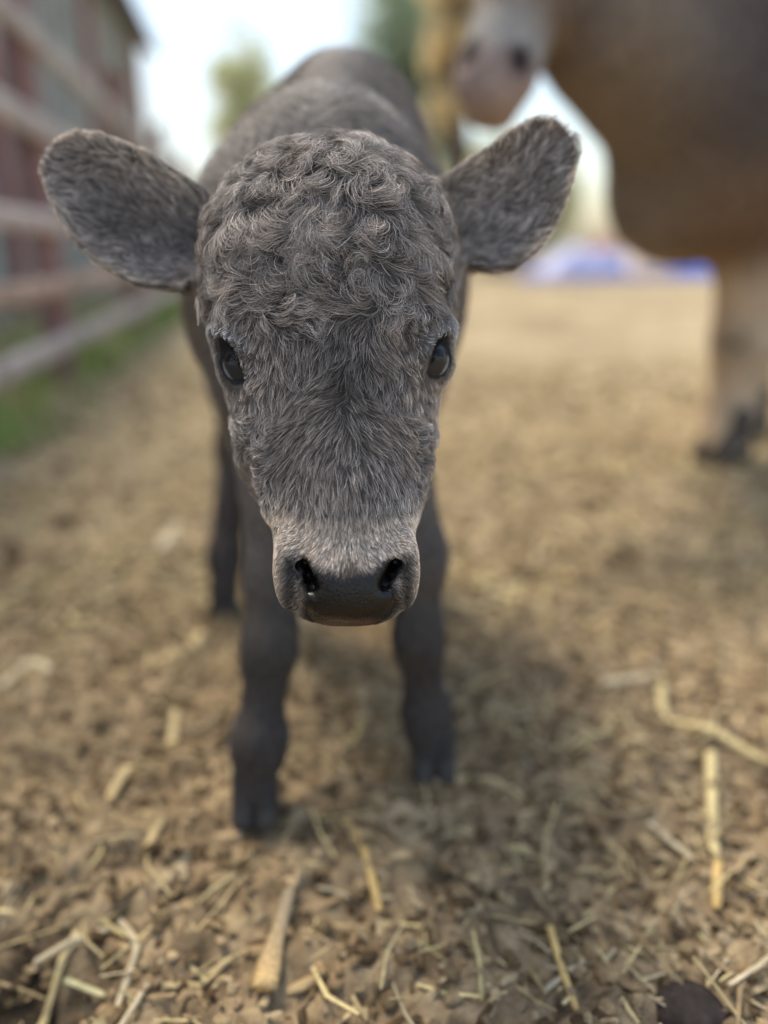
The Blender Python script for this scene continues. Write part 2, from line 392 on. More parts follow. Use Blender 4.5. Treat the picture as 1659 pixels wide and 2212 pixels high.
o = MB().add(v, IF, (.48, .34, .17)).build('bark_flake', straw_m, None, True); o.location = tuple(c0); tag(o, 'ragged tan bark flake beside the broken end of the wood wedge', 'bark')
c0 = on_ground(1500, 2185, .006); V3, F3 = ico(3)
v = V3 * np.array([.030, .024, .016]) * (1 + .35 * fbm(V3, 2.0, 8)[:, None])
o = MB().add(v, F3, (.045, .032, .026)).build('dung_lump', vcol_mat('dung', .75, 120, .4, .002, 150), None, True); o.location = tuple(c0); tag(o, 'dark wet brown lump of dung at the bottom edge of the dirt', 'dung')
c0 = on_ground(1490, 2140, .008)
v = IV * np.array([.0035, .009, .003])
o = MB().add(v, IF, (.75, .72, .66)).build('pebble', straw_m, None, True); o.location = tuple(c0); tag(o, 'small whitish pebble just above the dark dung lump', 'pebble')

# ------------------------------------------------------------------ calf: head shape in camera-aligned coordinates
T = np.array([  # py, xl, xr, zfront, zcentre
    (318, 725, 775, .610, .640), (326, 640, 850, .592, .632), (338, 590, 880, .572, .624), (362, 540, 915, .550, .612), (400, 515, 934, .534, .602), (450, 472, 942, .517, .594),
    (500, 455, 956, .508, .588), (560, 450, 964, .503, .584), (620, 452, 966, .501, .582), (680, 462, 962, .500, .580), (740, 474, 964, .501, .577),
    (800, 490, 950, .504, .575), (860, 506, 938, .508, .573), (920, 522, 926, .511, .569), (980, 536, 916, .510, .562), (1040, 556, 904, .506, .554),
    (1090, 574, 900, .500, .547), (1140, 592, 894, .493, .539), (1190, 596, 897, .486, .531), (1240, 600, 895, .482, .525), (1280, 612, 888, .485, .522),
    (1310, 628, 874, .491, .522), (1328, 650, 852, .499, .524), (1340, 690, 815, .508, .526)])
pyf = np.linspace(318, 1340, 400)
def sm(a, w=9):
    kx = np.exp(-np.linspace(-2, 2, 2 * w + 1) ** 2); kx /= kx.sum(); return np.convolve(np.pad(a, w, 'edge'), kx, 'valid')
TF = [sm(np.interp(pyf, T[:, 0], T[:, i])) if i > 2 else np.interp(pyf, T[:, 0], T[:, i]) for i in range(1, 5)]
Dc = sm(np.where(pyf < 600, np.interp(pyf, [318, 400, 600], [.562, .552, .532]), np.interp(pyf, T[:, 0], T[:, 3]) + .030))
YT = (1106 - pyf) / 1608 * Dc
def px_of(p): return 829.5 + 1608 * p[..., 0] / p[..., 2], 1106 - 1608 * p[..., 1] / p[..., 2]
EYES = []
for (cx, cy, D, n, A) in ((536, 789, .5425, (-.46, .02, -.88), (.49, -.87, 0)), (917, 779, .5455, (.54, .02, -.84), (-.43, -.90, 0))):
    n = unit(np.array(n)); A = np.array(A, float); A = unit(A - n * (A @ n)); B = np.cross(n, A)
    EYES.append((PX(cx, cy, D), n, A, B))
ER = .0182
EARS = []
for (bx, by, tx, ty, top, bot, zt) in (
    (450, 520, 130, 360, [(-60, 55), (0, 75), (58, 92), (188, 105), (293, 92), (335, 74), (362, 45), (378, 15), (392, -30)],
     [(-60, -70), (-4, -118), (96, -158), (194, -152), (241, -136), (295, -100), (340, -66), (364, -33), (378, -5), (392, 30)], .600),
    (985, 500, 1230, 310, [(-60, 70), (0, 95), (51, 104), (148, 99), (252, 88), (280, 77), (300, 59), (316, 31), (324, 0), (334, -40)],
     [(-60, -50), (-6, -95), (47, -140), (108, -143), (166, -126), (206, -106), (277, -53), (300, -35), (316, -16), (324, 0), (334, 40)], .598)):
    S = .600 / 1608; b0 = PX(bx, by, .600)
    u = np.array([tx - bx, -(ty - by), 0.]); u = unit(u); s = 1 if u[0] < 0 else -1
    v = np.array([u[1] * 1., -u[0] * 1., 0.]) if u[0] < 0 else np.array([-u[1], u[0], 0.])
    EARS.append((b0, u, v, np.array(top, float) * S, np.array(bot, float) * S))
def ear_uvw(p, e):
    b0, u, v, top, bot = e; q = p - b0
    U = q @ u; Vv = q @ v; W = q[..., 2]
    t = np.interp(U, top[:, 0], top[:, 1]); bt = np.interp(U, bot[:, 0], bot[:, 1])
    mid = (t + bt) / 2; hw = np.maximum((t - bt) / 2, .004)
    vn = (Vv - mid) / hw
    w0 = .022 * (1 - np.clip(vn, -1.1, 1.1) ** 2) * np.clip(1.3 - U / .15, .25, 1) - .012 * np.clip(U / .12, 0, 1) + .003 * noise(p, 30, 4)
    return U, Vv, W, t, bt, vn, w0
def eyegap(p, c, n, A, B):
    ax_ = np.stack([A, B, n]); sg = 1 if n[0] < 0 else -1; o_ = c + n * .0190 + B * sg * .0012
    q = p - o_; bl = (q @ B) * sg; al = q @ A
    return smax(ell(p, o_, (.0178, .0130, .0105), ax_), -bl - .0064 + 14. * al * al, .0012)
def headf(p, ears=True):
    py = np.interp(p[..., 1], YT[::-1], pyf[::-1])
    xl, xr, zf, zc = [np.interp(py, pyf, a) for a in TF]
    xl = (xl - 829.5) / 1608 * zc; xr = (xr - 829.5) / 1608 * zc
    cx = (xl + xr) / 2; w = (xr - xl) / 2; d = zc - zf
    dz = p[..., 2] - zc; dd = np.where(dz < 0, d, d * 1.0)
    n = 2.3
    q = ((np.abs(p[..., 0] - cx) / w) ** n + (np.abs(dz) / dd) ** n) ** (1 / n)
    f = (q - 1) * np.minimum(w, dd)
    f = np.maximum(f, p[..., 1] - YT[0]); f = np.maximum(f, YT[-1] - p[..., 1])
    f = smin(f, ell(p, PX(720, 530, .592), (.090, .072, .080)), .012)
    f = smin(f, rcone(p, PX(735, 830, .5475), PX(748, 1110, .530), .0455, .041), .012)       # bridge of the nose
    f = smin(f, ell(p, PX(574, 950, .575), (.018, .045, .034)), .014)                          # cheeks
    f = smin(f, ell(p, PX(888, 950, .577), (.015, .045, .034)), .014)
    f = smin(f, rcone(p, PX(748, 1270, .548), PX(738, 900, .625), .015, .060), .02)            # jaw
    f = smin(f, ell(p, PX(622, 1230, .506), (.0085, .026, .016)), .008)                        # nostril wings
    f = smin(f, ell(p, PX(877, 1228, .507), (.0085, .026, .016)), .008)
    f = smin(f, ell(p, PX(752, 1275, .493), (.030, .021, .011)), .008)                         # nose pad
    f = smin(f, rcone(p, PX(715, 560, .62), cam2w_inv((-.07, .84, .555)), .070, .080), .03)     # neck
    for (c, nn, A, B), br in zip(EYES, (PX(505, 716, .540), PX(938, 708, .543))):
        f = smin(f, np.linalg.norm(p - c, axis=-1) - .0205, .008)
        f = smin(f, ell(p, br, (.015, .010, .014)), .010)
        f = smax(f, -eyegap(p, c, nn, A, B), .0018)
    for hc_ in (PX(553, 878, .4985), PX(916, 872, .500)): f = smax(f, -ell(p, hc_, (.012, .026, .012)), .012)
    # nostrils: comma-shaped slots that run in and back
    for s, P3 in ((-1, ((641, 1190), (648, 1230), (674, 1268))), (1, ((866, 1186), (859, 1228), (833, 1264)))):
        a, b_, c = [PX(x, y, z) for (x, y), z in zip(P3, (.489, .487, .486))]
        g_ = smin(rcone(p, a, b_, .0040, .0062), rcone(p, b_, c, .0062, .0046), .003)
        g_ = smin(g_, rcone(p, b_, b_ + np.array([s * -.001, .002, .025]), .0062, .005), .003)
        mbc = (b_ + c) / 2; g_ = smin(g_, rcone(p, mbc, mbc + np.array([0, 0, .016]), .0052, .0045), .003); g_ = smin(g_, rcone(p, c, c + np.array([0, 0, .006]), .0042, .004), .003)
        f = smax(f, -g_, .003)
    if ears:
        for e in EARS:
            U, Vv, W, t, bt, vn, w0 = ear_uvw(p, e)
            th = .0028 + .0035 * np.clip(1 - U / .06, 0, 1)
            g_ = smax(np.abs(W - w0) - th, np.maximum(Vv - t, bt - Vv), .003); g_ = np.maximum(g_, -.03 - U)
            f = smin(f, g_, .010)
    return f
def cam2w_inv(w_): return w2cam(np.array(w_, float))
hv, hf = surfnet(headf, (-.275, -.090, .462), (.165, .345, .78), .0024)
hv = relax(hv, hf, 2, .45)
hn = vnormals(hv, hf)
# orient outwards
g0 = headf(hv + hn * .002, True) - headf(hv - hn * .002, True)
if np.mean(g0 > 0) < .5: hf = hf[:, ::-1]; hn = -hn
PAD = [(655, 1206), (664, 1210), (674, 1226), (700, 1240), (743, 1251), (800, 1242), (828, 1220), (841, 1206), (851, 1202), (856, 1216), (848, 1236), (838, 1262),
       (852, 1300), (838, 1328), (800, 1350), (743, 1356), (688, 1350), (664, 1325), (668, 1290), (655, 1240)]
def inpoly(x, y, P):
    r = np.zeros(x.shape, bool); n = len(P); j = n - 1
    for i in range(n):
        xi, yi = P[i]; xj, yj = P[j]
        c = ((yi > y) != (yj > y)) & (x < (xj - xi) * (y - yi) / (yj - yi + 1e-9) + xi); r ^= c; j = i
    return r
def polydist(x, y, P):
    d = np.full(x.shape, 1e9); n = len(P)
    for i in range(n):
        a = np.array(P[i], float); b_ = np.array(P[(i + 1) % n], float); ba = b_ - a
        h = np.clip(((x - a[0]) * ba[0] + (y - a[1]) * ba[1]) / (ba @ ba), 0, 1)
        d = np.minimum(d, np.hypot(x - a[0] - h * ba[0], y - a[1] - h * ba[1]))
    return np.where(inpoly(x, y, P), -d, d)
def sstep(a, b, x): t = np.clip((x - a) / (b - a), 0, 1); return t * t * (3 - 2 * t)

# fur / coat colour by place on the head (coat colour, not shade)
TAUPE = np.array((.238, .207, .187)); LIGHT = np.array((.64, .55, .47)); DARK = np.array((.022, .019, .018)); GREYL = np.array((.52, .52, .53))
def coat(px, py, p):
    c = np.tile(TAUPE, (len(px), 1))
    def mixin(m, t, k=1.):
        nonlocal c; m = np.clip(m * k, 0, 1)[:, None]; c = c * (1 - m) + t * m
    mixin(.35 + .3 * fbm(p, 14, 77), np.array((.31, .275, .25)))
    front = sstep(.56, .53, p[:, 2])
    # paler cheeks and temples near the eyes
    for ex, ey in ((545, 870), (930, 870)):
        mixin(np.exp(-((px - ex) / 48) ** 2 - ((py - ey) / 70) ** 2), np.array((.50, .44, .40)), .85)
    mixin(np.exp(-((px - 570) / 24) ** 2 - ((py - 800) / 60) ** 2), np.array((.44, .385, .34)), .7)
    mixin(np.exp(-((px - 897) / 22) ** 2 - ((py - 800) / 60) ** 2), np.array((.44, .385, .34)), .7)
    mixin(np.exp(-((px - 747) / 62) ** 2 - ((py - 800) / 120) ** 2), TAUPE * .42, .85)
    mixin(.9 * fbm(p, 26, 177, 2) - .05, TAUPE * .5, .8)
    # muzzle
    mz = sstep(1085, 1185, py + 45 * np.clip(np.abs(px - 748) / 130, 0, 1) ** 2) * (px > 560) * (px < 930) * (p[:, 2] < .57)
    mixin(mz, LIGHT)
    side = np.maximum(np.exp(-((px - 628) / 21) ** 2), np.exp(-((px - 876) / 19) ** 2)) * sstep(1180, 1215, py)
    mixin(side * mz, DARK, .93)
    pd = polydist(px, py, PAD)
    mixin(sstep(26, 2, pd) * mz * (py > 1205), DARK, .95)
    mixin(np.exp(-((px - 758) / 22) ** 2 - ((py - 1228) / 26) ** 2), np.array((.10, .075, .055)), .9)
    # pale bare skin over the eyes
    for ex, ey, sx in ((497, 722, 1), (962, 716, -1)):
        q = (px - ex) * .55 * sx - (py - ey) * 0; dx = (px - ex); dy = (py - ey) - sx * dx * .55
        mixin(np.exp(-(dx / 40) ** 2 - (dy / 20) ** 2), GREYL, 1.1)
    return c
def is_ear(p):
    m = np.zeros(len(p), bool); vv = np.zeros(len(p)); uu = np.zeros(len(p)); frontside = np.zeros(len(p), bool)
    for e in EARS:
        U, Vv, W, t, bt, vn, w0 = ear_uvw(p, e)
        k = (U > .004) & (np.abs(W - w0) < .012) & (headf(p, False) > .002)
        m |= k; vv[k] = vn[k]; uu[k] = U[k] / .14; frontside[k] = (W < w0)[k]
    return m, uu, vv, frontside
hpx, hpy = px_of(hv)
eyed = np.min([np.linalg.norm(hv - (c + n * .0145), axis=1) for c, n, A, B in EYES], 0)
insoc = np.min([np.linalg.norm(hv - c, axis=1) for c, n, A, B in EYES], 0)
hc = coat(hpx, hpy, hv) * .35
padv = (polydist(hpx, hpy, PAD) < 0) & (hv[:, 2] < .522)
fc = hv[hf].mean(1); fpx, fpy = px_of(fc)
fpad = (polydist(fpx, fpy, PAD) < 1) & (fc[:, 2] < .524)
lid = np.array([np.abs(eyegap(hv, c, n, A, B)) for c, n, A, B in EYES]).min(0)
lm = (lid < .0015)[:, None]; hc = np.where(lm, np.array((.022, .020, .021)), hc)
nost = np.zeros(len(hv))
for P3 in (((641, 1190), (648, 1230), (674, 1268)), ((866, 1186), (859, 1228), (833, 1264))):
    a, b_, c = [PX(x, y, .487) for (x, y) in P3]
    d = np.minimum(rcone(hv, a, b_, .0046, .0070), rcone(hv, b_, c, .0070, .0054)); nost = np.maximum(nost, d < .0008)
nost = np.maximum(nost, ((np.abs(hpx - 752) < 150) & (hpy > 1180) & (hpy < 1290) & (hn @ np.array([0, 0, -1.]) < .1) & (hv[:, 2] > .494) & (np.abs(hpx - 752) < 115)))
hc = np.where(nost[:, None] > 0, np.array((.010, .008, .008)), hc)

# body in world coordinates
BX = -.066
EL_, ERr = (BX - .052, .80, .42), (BX + .060, .82, .42)
legs = []
GL, GR = PG(556, 1768, 0), PG(930, 1672, 0); HL = PG(488, 1335, 0)
GR[0] += .004
def LP(px, py, Y): return PY(px, py, Y)
foreL = [np.array(EL_), LP(594, 1250, .735), LP(583, 1400, .700), PY(560, 1600, GL[1] + .022), PY(553, 1700, GL[1] + .006)]
foreR = [np.array(ERr), LP(905, 1200, .765), LP(903, 1380, .745), PY(922, 1545, GR[1] + .022), PY(930, 1620, GR[1] + .006)]
HR = np.array([BX + .105, HL[1] + .03, 0])
hindL = [np.array([BX - .085, 1.17, .58]), np.array([BX - .130, 1.07, .40]), np.array([HL[0] + .018, HL[1] + .10, .27]), np.array([HL[0], HL[1] + .03, .10]), np.array([HL[0], HL[1] + .01, .055])]
hindR = [np.array([BX + .085, 1.17, .58]), np.array([HR[0] - .01, 1.06, .40]), np.array([HR[0] - .01, HR[1] + .10, .27]), np.array([HR[0], HR[1] + .03, .10]), np.array([HR[0], HR[1] + .01, .055])]
def bodyf(p):
    f = ell(p, (BX + .000, .985, .545), (.164, .27, .185))
    f = smin(f, ell(p, (BX + .012, 1.15, .650), (.122, .155, .165)), .07)
    f = smin(f, ell(p, (BX + .016, 1.08, .690), (.092, .19, .120)), .06)
    f = smin(f, ell(p, (BX - .088, 1.12, .690), (.045, .06, .070)), .05)
    f = smin(f, ell(p, (BX + .002, .83, .540), (.140, .12, .175)), .06)
    f = smin(f, ell(p, (BX + .008, .86, .640), (.075, .10, .085)), .05)
    f = smin(f, ell(p, (BX, .76, .45), (.060, .06, .08)), .05)
    f = smin(f, rcone(p, (BX + .005, .86, .59), cam2w(PX(715, 600, .66)), .088, .070), .04)
    for Lg, rr in ((foreL, (.050, .027, .0245, .0225, .0235)), (foreR, (.052, .027, .0245, .0225, .0235)),
                   (hindL, (.088, .050, .030, .025, .025)), (hindR, (.088, .050, .030, .025, .025))):
        for i in range(4): f = smin(f, rcone(p, Lg[i], Lg[i + 1], rr[i], rr[i + 1]), .030 if i else .045)
        if Lg is hindL or Lg is hindR: f = smin(f, ell(p, Lg[2] + [0, -.004, 0], (.023, .025, .032)), .02)
    for (P3) in (foreL[3], foreR[3]): f = smin(f, ell(p, P3, (.0245, .028, .028)), .02)
    tail = smin(rcone(p, (BX, 1.29, .75), (BX, 1.335, .60), .018, .012), rcone(p, (BX, 1.335, .60), (BX - .01, 1.34, .33), .012, .02), .01)
    f = smin(f, tail, .03)
    return smax(f, .72 - ST * 0 - (CT * p[..., 1] - ST * (p[..., 2] - CAMH)) * 1. - .06, .001) if False else f
bv, bf = surfnet(bodyf, (-.32, .52, .012), (.16, 1.42, .90), .0075)
bv = relax(bv, bf, 2, .5); bn = vnormals(bv, bf)
g0 = bodyf(bv + bn * .004) - bodyf(bv - bn * .004)
if np.mean(g0 > 0) < .5: bf = bf[:, ::-1]; bn = -bn
def body_col(p):
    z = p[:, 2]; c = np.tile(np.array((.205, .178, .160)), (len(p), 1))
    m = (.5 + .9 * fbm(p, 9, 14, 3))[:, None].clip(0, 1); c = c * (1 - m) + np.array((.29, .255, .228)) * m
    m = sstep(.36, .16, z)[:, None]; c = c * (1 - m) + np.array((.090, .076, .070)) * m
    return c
calf = empty('calf', (BX, .66, 0), 'dark grey-brown newborn calf with curly forehead and wide ears facing the camera', 'calf')
skin_m = vcol_mat('calf_skin', .75, 120, .25, .0006, 700, .25)
keep = ~fpad
used = np.zeros(len(hv), int); ids = -np.ones(len(hv), int)
u_ = np.unique(hf[keep]); ids[u_] = np.arange(len(u_))
V = np.concatenate([cam2w(hv[u_]), bv]); F = [*ids[hf[keep]].tolist(), *(bf + len(u_)).tolist()]
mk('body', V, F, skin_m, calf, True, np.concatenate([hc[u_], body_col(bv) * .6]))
# nose pad
ids[:] = -1; u_ = np.unique(hf[fpad]); ids[u_] = np.arange(len(u_))
pm, nt, b = newmat('wet_nose'); L = nt.links.new
at = nd(nt, 'ShaderNodeAttribute', attribute_name='col'); L(at.outputs['Color'], b.inputs['Base Color'])
tcn = nd(nt, 'ShaderNodeTexCoord'); vo = nd(nt, 'ShaderNodeTexVoronoi', Scale=520.); L(tcn.outputs['Object'], vo.inputs['Vector'])
nz = nd(nt, 'ShaderNodeTexNoise', Scale=260., Detail=4.); L(tcn.outputs['Object'], nz.inputs['Vector'])
bp = nd(nt, 'ShaderNodeBump', Distance=.0006, Strength=.7); L(vo.outputs['Distance'], bp.inputs['Height']); bp.invert = True
bp2 = nd(nt, 'ShaderNodeBump', Distance=.0006, Strength=.5); L(nz.outputs[0], bp2.inputs['Height']); L(bp.outputs[0], bp2.inputs['Normal']); L(bp2.outputs[0], b.inputs['Normal'])
rr = nd(nt, 'ShaderNodeMapRange'); nz2 = nd(nt, 'ShaderNodeTexNoise', Scale=90., Detail=3.); L(tcn.outputs['Object'], nz2.inputs['Vector']); L(nz2.outputs[0], rr.inputs[0])
rr.inputs[1].default_value = .35; rr.inputs[2].default_value = .6; rr.inputs[3].default_value = .42; rr.inputs[4].default_value = .22; L(rr.outputs[0], b.inputs['Roughness'])
b.inputs['Coat Weight'].default_value = .12; b.inputs['Coat Roughness'].default_value = .15; b.inputs['Specular IOR Level'].default_value = .35
pc = np.tile(np.array((.0075, .0060, .0055)), (len(u_), 1))
ppx, ppy = hpx[u_], hpy[u_]
m = (sstep(1330, 1344, ppy + 6 * fbm(hv[u_], 120, 3)) * sstep(110, 40, np.abs(ppx - 755)))[:, None]; pc = pc * (1 - m) + np.array((.075, .040, .032)) * m
mk('nose_pad', cam2w(hv[u_] + hn[u_] * .0003), ids[hf[fpad]].tolist(), pm, calf, True, pc)

# eyes
em, nt, b = newmat('eye'); L = nt.links.new
at = nd(nt, 'ShaderNodeAttribute', attribute_name='col'); L(at.outputs['Color'], b.inputs['Base Color'])
b.inputs['Roughness'].default_value = .35; b.inputs['Coat Weight'].default_value = .45; b.inputs['Coat Roughness'].default_value = .02; b.inputs['Specular IOR Level'].default_value = .08
def uvsphere(n1=40, n2=64):
    v, f = [], []
    for i in range(n1 + 1):
        th = math.pi * i / n1
        for j in range(n2): ph = 2 * math.pi * j / n2; v.append((math.sin(th) * math.cos(ph), math.sin(th) * math.sin(ph), math.cos(th)))
    for i in range(n1):
        for j in range(n2): f.append((i * n2 + j, i * n2 + (j + 1) % n2, (i + 1) * n2 + (j + 1) % n2, (i + 1) * n2 + j))
    return np.array(v), f
for c, n, A, B in EYES:
    v, f = uvsphere()
    r_ = np.hypot(v[:, 0], v[:, 1])
    bulge = 1 + .05 * sstep(.75, 0, r_) * (v[:, 2] > 0)
    W3 = c + (v[:, :1] * A + v[:, 1:2] * B + v[:, 2:] * n) * ER * bulge[:, None]
    ec = np.tile(np.array((.032, .031, .034)), (len(v), 1))
    hx = (W3 - c)[:, 0] / ER - n[0]; hy = (W3 - c)[:, 1] / ER - n[1]; sg = 1 if n[0] < 0 else -1
    wh = (sstep(.46, .49, v[:, 1] * sg) * (v[:, 0] > -.35))[:, None]; ec = ec * (1 - wh) + np.array((.24, .26, .29)) * wh  # pale crescent: wet lower-lid glint painted into the eye colour
    pu = (sstep(1.15, .9, np.sqrt((hx / .36) ** 2 + ((hy - .12) / .17) ** 2)) * (v[:, 2] > 0))[:, None]; ec = ec * (1 - pu) + np.array((.002, .002, .003)) * pu
    mk('eye', cam2w(W3), f, em, calf, True, ec)

# hooves
def hooff(G, dirv, s=1.):
    d = unit(np.array([dirv[0], dirv[1], 0.])); sdv = np.array([d[1], -d[0], 0.])
    G = np.array(G)
    def f(p):
        r = 1e3
        for k in (-1, 1):
            top = G + sdv * k * .0115 * s + d * -.004 * s + np.array([0, 0, .052 * s]); bot = G + sdv * k * .0125 * s + d * .016 * s + np.array([0, 0, .010 * s])
            heel = G + sdv * k * .012 * s - d * .012 * s + np.array([0, 0, .010 * s])
            q = smin(rcone(p, top, bot, .0125 * s, .0120 * s), rcone(p, top, heel, .012 * s, .0115 * s), .006 * s)
            r = np.minimum(r, q)
        return np.maximum(r, -p[..., 2] + .0005)
    v, fc_ = surfnet(f, G - [.045 * s, .045 * s, .004], G + [.045 * s, .045 * s, .075 * s], .0028 * s)
    n_ = vnormals(v, fc_)
    if np.mean(f(v + n_ * .001) - f(v - n_ * .001) > 0) < .5: fc_ = fc_[:, ::-1]
    return v, fc_
hoof_m = vcol_mat('hoof', .75, 60, .3, .0006, 200, .4)
for G in (GL, GR, HL, HR):
    gz = float(gheight(G[:1], G[1:2])[0])
    v, f = hooff(G, (0, -1)); v[:, 2] += max(gz, -.006) * .5
    cz = np.where(v[:, 2:] < .03, np.array((.060, .054, .050)), np.array((.040, .035, .032)))
    mk('hoof', v, f.tolist(), hoof_m, calf, True, cz)

# ------------------------------------------------------------------ fur
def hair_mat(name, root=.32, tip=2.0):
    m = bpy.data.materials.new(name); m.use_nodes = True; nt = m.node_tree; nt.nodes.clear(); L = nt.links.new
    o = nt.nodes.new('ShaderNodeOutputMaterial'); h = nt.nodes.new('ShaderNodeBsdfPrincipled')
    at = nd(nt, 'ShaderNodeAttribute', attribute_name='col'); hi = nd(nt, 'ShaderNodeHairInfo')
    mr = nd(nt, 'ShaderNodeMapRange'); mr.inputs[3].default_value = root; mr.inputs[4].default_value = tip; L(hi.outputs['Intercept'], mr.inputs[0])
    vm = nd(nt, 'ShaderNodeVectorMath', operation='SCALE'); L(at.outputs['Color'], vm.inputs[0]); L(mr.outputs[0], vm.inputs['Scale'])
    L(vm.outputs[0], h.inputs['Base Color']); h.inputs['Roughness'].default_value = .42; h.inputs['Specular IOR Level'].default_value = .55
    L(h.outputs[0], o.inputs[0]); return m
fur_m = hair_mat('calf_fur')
def make_hair(name, P, col, rad, mat, parent, taper=.25):
    N, n = P.shape[:2]
    hcv = bpy.data.hair_curves.new(name); hcv.add_curves([n] * N)
    loc = np.array(root_loc(parent)) if parent is not None else 0
    pts = (P - loc).astype(np.float32)
    hcv.attributes['position'].data.foreach_set('vector', pts.ravel())
    t = np.linspace(0, 1, n); prof = 1 - (1 - taper) * t ** 1.5
    ra = hcv.attributes.get('radius') or hcv.attributes.new('radius', 'FLOAT', 'POINT')
    ra.data.foreach_set('value', (rad[:, None] * prof[None]).astype(np.float32).ravel())
    ca = hcv.attributes.new('col', 'FLOAT_COLOR', 'CURVE')
    ca.data.foreach_set('color', np.concatenate([col, np.ones((N, 1))], 1).astype(np.float32).ravel())
    hcv.materials.append(mat)
    o = bpy.data.objects.new(name, hcv); COL.objects.link(o)
    if parent is not None: o.parent = parent
    return o
def sample(v, f, n, wgt, r):
    a = v[f[:, 0]]; b = v[f[:, 1]]; c = v[f[:, 2]]; d = v[f[:, 3]]
    ar = .5 * np.linalg.norm(np.cross(c - a, d - b), axis=1) * wgt
    cdf = np.cumsum(ar); k = np.searchsorted(cdf, r.random(n) * cdf[-1]); k = np.minimum(k, len(f) - 1)
    s, t = r.random(n)[:, None], r.random(n)[:, None]
    return (a[k] * (1 - s) + b[k] * s) * (1 - t) + (d[k] * (1 - s) + c[k] * s) * t, k
def grad(fn, p, h=.0012):
    g = np.stack([fn(p + np.eye(3)[i] * h) - fn(p - np.eye(3)[i] * h) for i in range(3)], -1) / (2 * h)
    return g
NH = 105000
r = np.random.default_rng(11)
fn_face = unit(np.cross(hv[hf[:, 2]] - hv[hf[:, 0]], hv[hf[:, 3]] - hv[hf[:, 1]]))
depthf = fc[:, 2]
wf = np.where(fpad, 0, 1.) * (depthf < .72)
wf *= np.where((fn_face[:, 2] > .35) & (depthf > .60), .25, 1)     # the far side needs less
fe = np.array([eyegap(fc, c, n, A, B) for c, n, A, B in EYES]).min(0)
wf *= (fe > .0034)
isoc = np.array([np.linalg.norm(fc - c, axis=1) for c, n, A, B in EYES]).min(0); wf *= isoc > .0198
nf = nost[hf].max(1); wf *= nf < .5
muz = (fpy > 1110) & (depthf < .56); wf *= np.where(muz, 2.6, 1)
root, kf = sample(hv, hf, NH, wf, r)
nrm = hn[hf[kf]].mean(1); nrm = unit(nrm)
px, py = px_of(root)
ear, eu, ev, efront = is_ear(root)
# --- style maps
crown = sstep(705, 610, py + 35 * noise(root, 22, 2)) 
mid = sstep(610, 700, py) * sstep(905, 840, py)
bridge = sstep(850, 900, py) * sstep(1150, 1110, py) * (np.abs(px - 745) < 175)
muzz = sstep(1075, 1175, py + 30 * np.clip(np.abs(px - 748) / 130, 0, 1) ** 2) * (root[:, 2] < .575)
cheek = np.maximum(sstep(610, 575, px), sstep(880, 905, px)) * sstep(880, 930, py) * sstep(1120, 1040, py)
eyen = np.array([np.linalg.norm(root - (c + n * .017), axis=1) for c, n, A, B in EYES]).min(0)
neye = sstep(.048, .024, eyen)
length = .0135 + .0 * px
length = length + crown * .0110 - muzz * .0095 - neye * .0085 - cheek * .002 - bridge * .001
length = np.where(ear, .0100 + .004 * sstep(.75, 1, np.abs(ev)), length)
length = np.where((eyen < .018) & ~ear, .0022, np.maximum(length, .0032)) * r.uniform(.65, 1.15, NH)
# --- base direction (image plane, y up)
dxx = (px - 745) / 120.; t_ = np.clip((py - 885) / 230., 0, 1)
bx = np.where(py > 885, dxx * (2.8 * (1 - t_) ** 1.5 - 1.1 * t_ ** 2) * sstep(0, 8, py - 885), dxx * .15 + np.sign(dxx) * .9 * np.exp(-((py - 865) / 45) ** 2) * np.exp(-(dxx / .9) ** 2))
by = np.full(NH, -1.)
cdx, cdy = (px - 740) / 420 + .9 * noise(root, 16, 81), -.75 + .9 * noise(root, 16, 82)
bx = bx * (1 - crown) + crown * cdx * 1.1; by = by * (1 - crown) + crown * (cdy - .15)
mxx = (px - 752) / 80; bx = bx * (1 - muzz) + muzz * (mxx * .75); by = by * (1 - muzz) + muzz * -.9
up_n = np.exp(-(mxx / .6) ** 2) * sstep(1165, 1180, py) * sstep(1240, 1225, py); bx += up_n * -mxx * .6
sidez = sstep(.55, .60, root[:, 2])
D0 = np.stack([bx, by, .25 + .9 * sidez], -1)
for i, e in enumerate(EARS):
    U, Vv, W, tt, bt, vn, w0 = ear_uvw(root, e)
    k = ear & ((root[:, 0] < -.03) if i == 0 else (root[:, 0] > -.03))
    outv = e[1][None] * 1.0 + e[2][None] * (vn * .8)[:, None] + np.stack([0 * vn, 0 * vn, -.12 * np.ones_like(vn)], -1)
    outv = outv + e[2][None] * (.55 * noise(root, 40, 5) * (1 - np.abs(np.clip(vn, -1, 1))))[:, None]
    D0[k] = outv[k]
D0 = D0 - nrm * np.sum(D0 * nrm, 1, keepdims=True); D0 = unit(D0 + 1e-6)
curl = np.clip(crown * 1. + mid * .32 + cheek * .6 + bridge * .06, 0, 1) * (1 - .8 * neye); curl = np.where(ear, .30, curl)
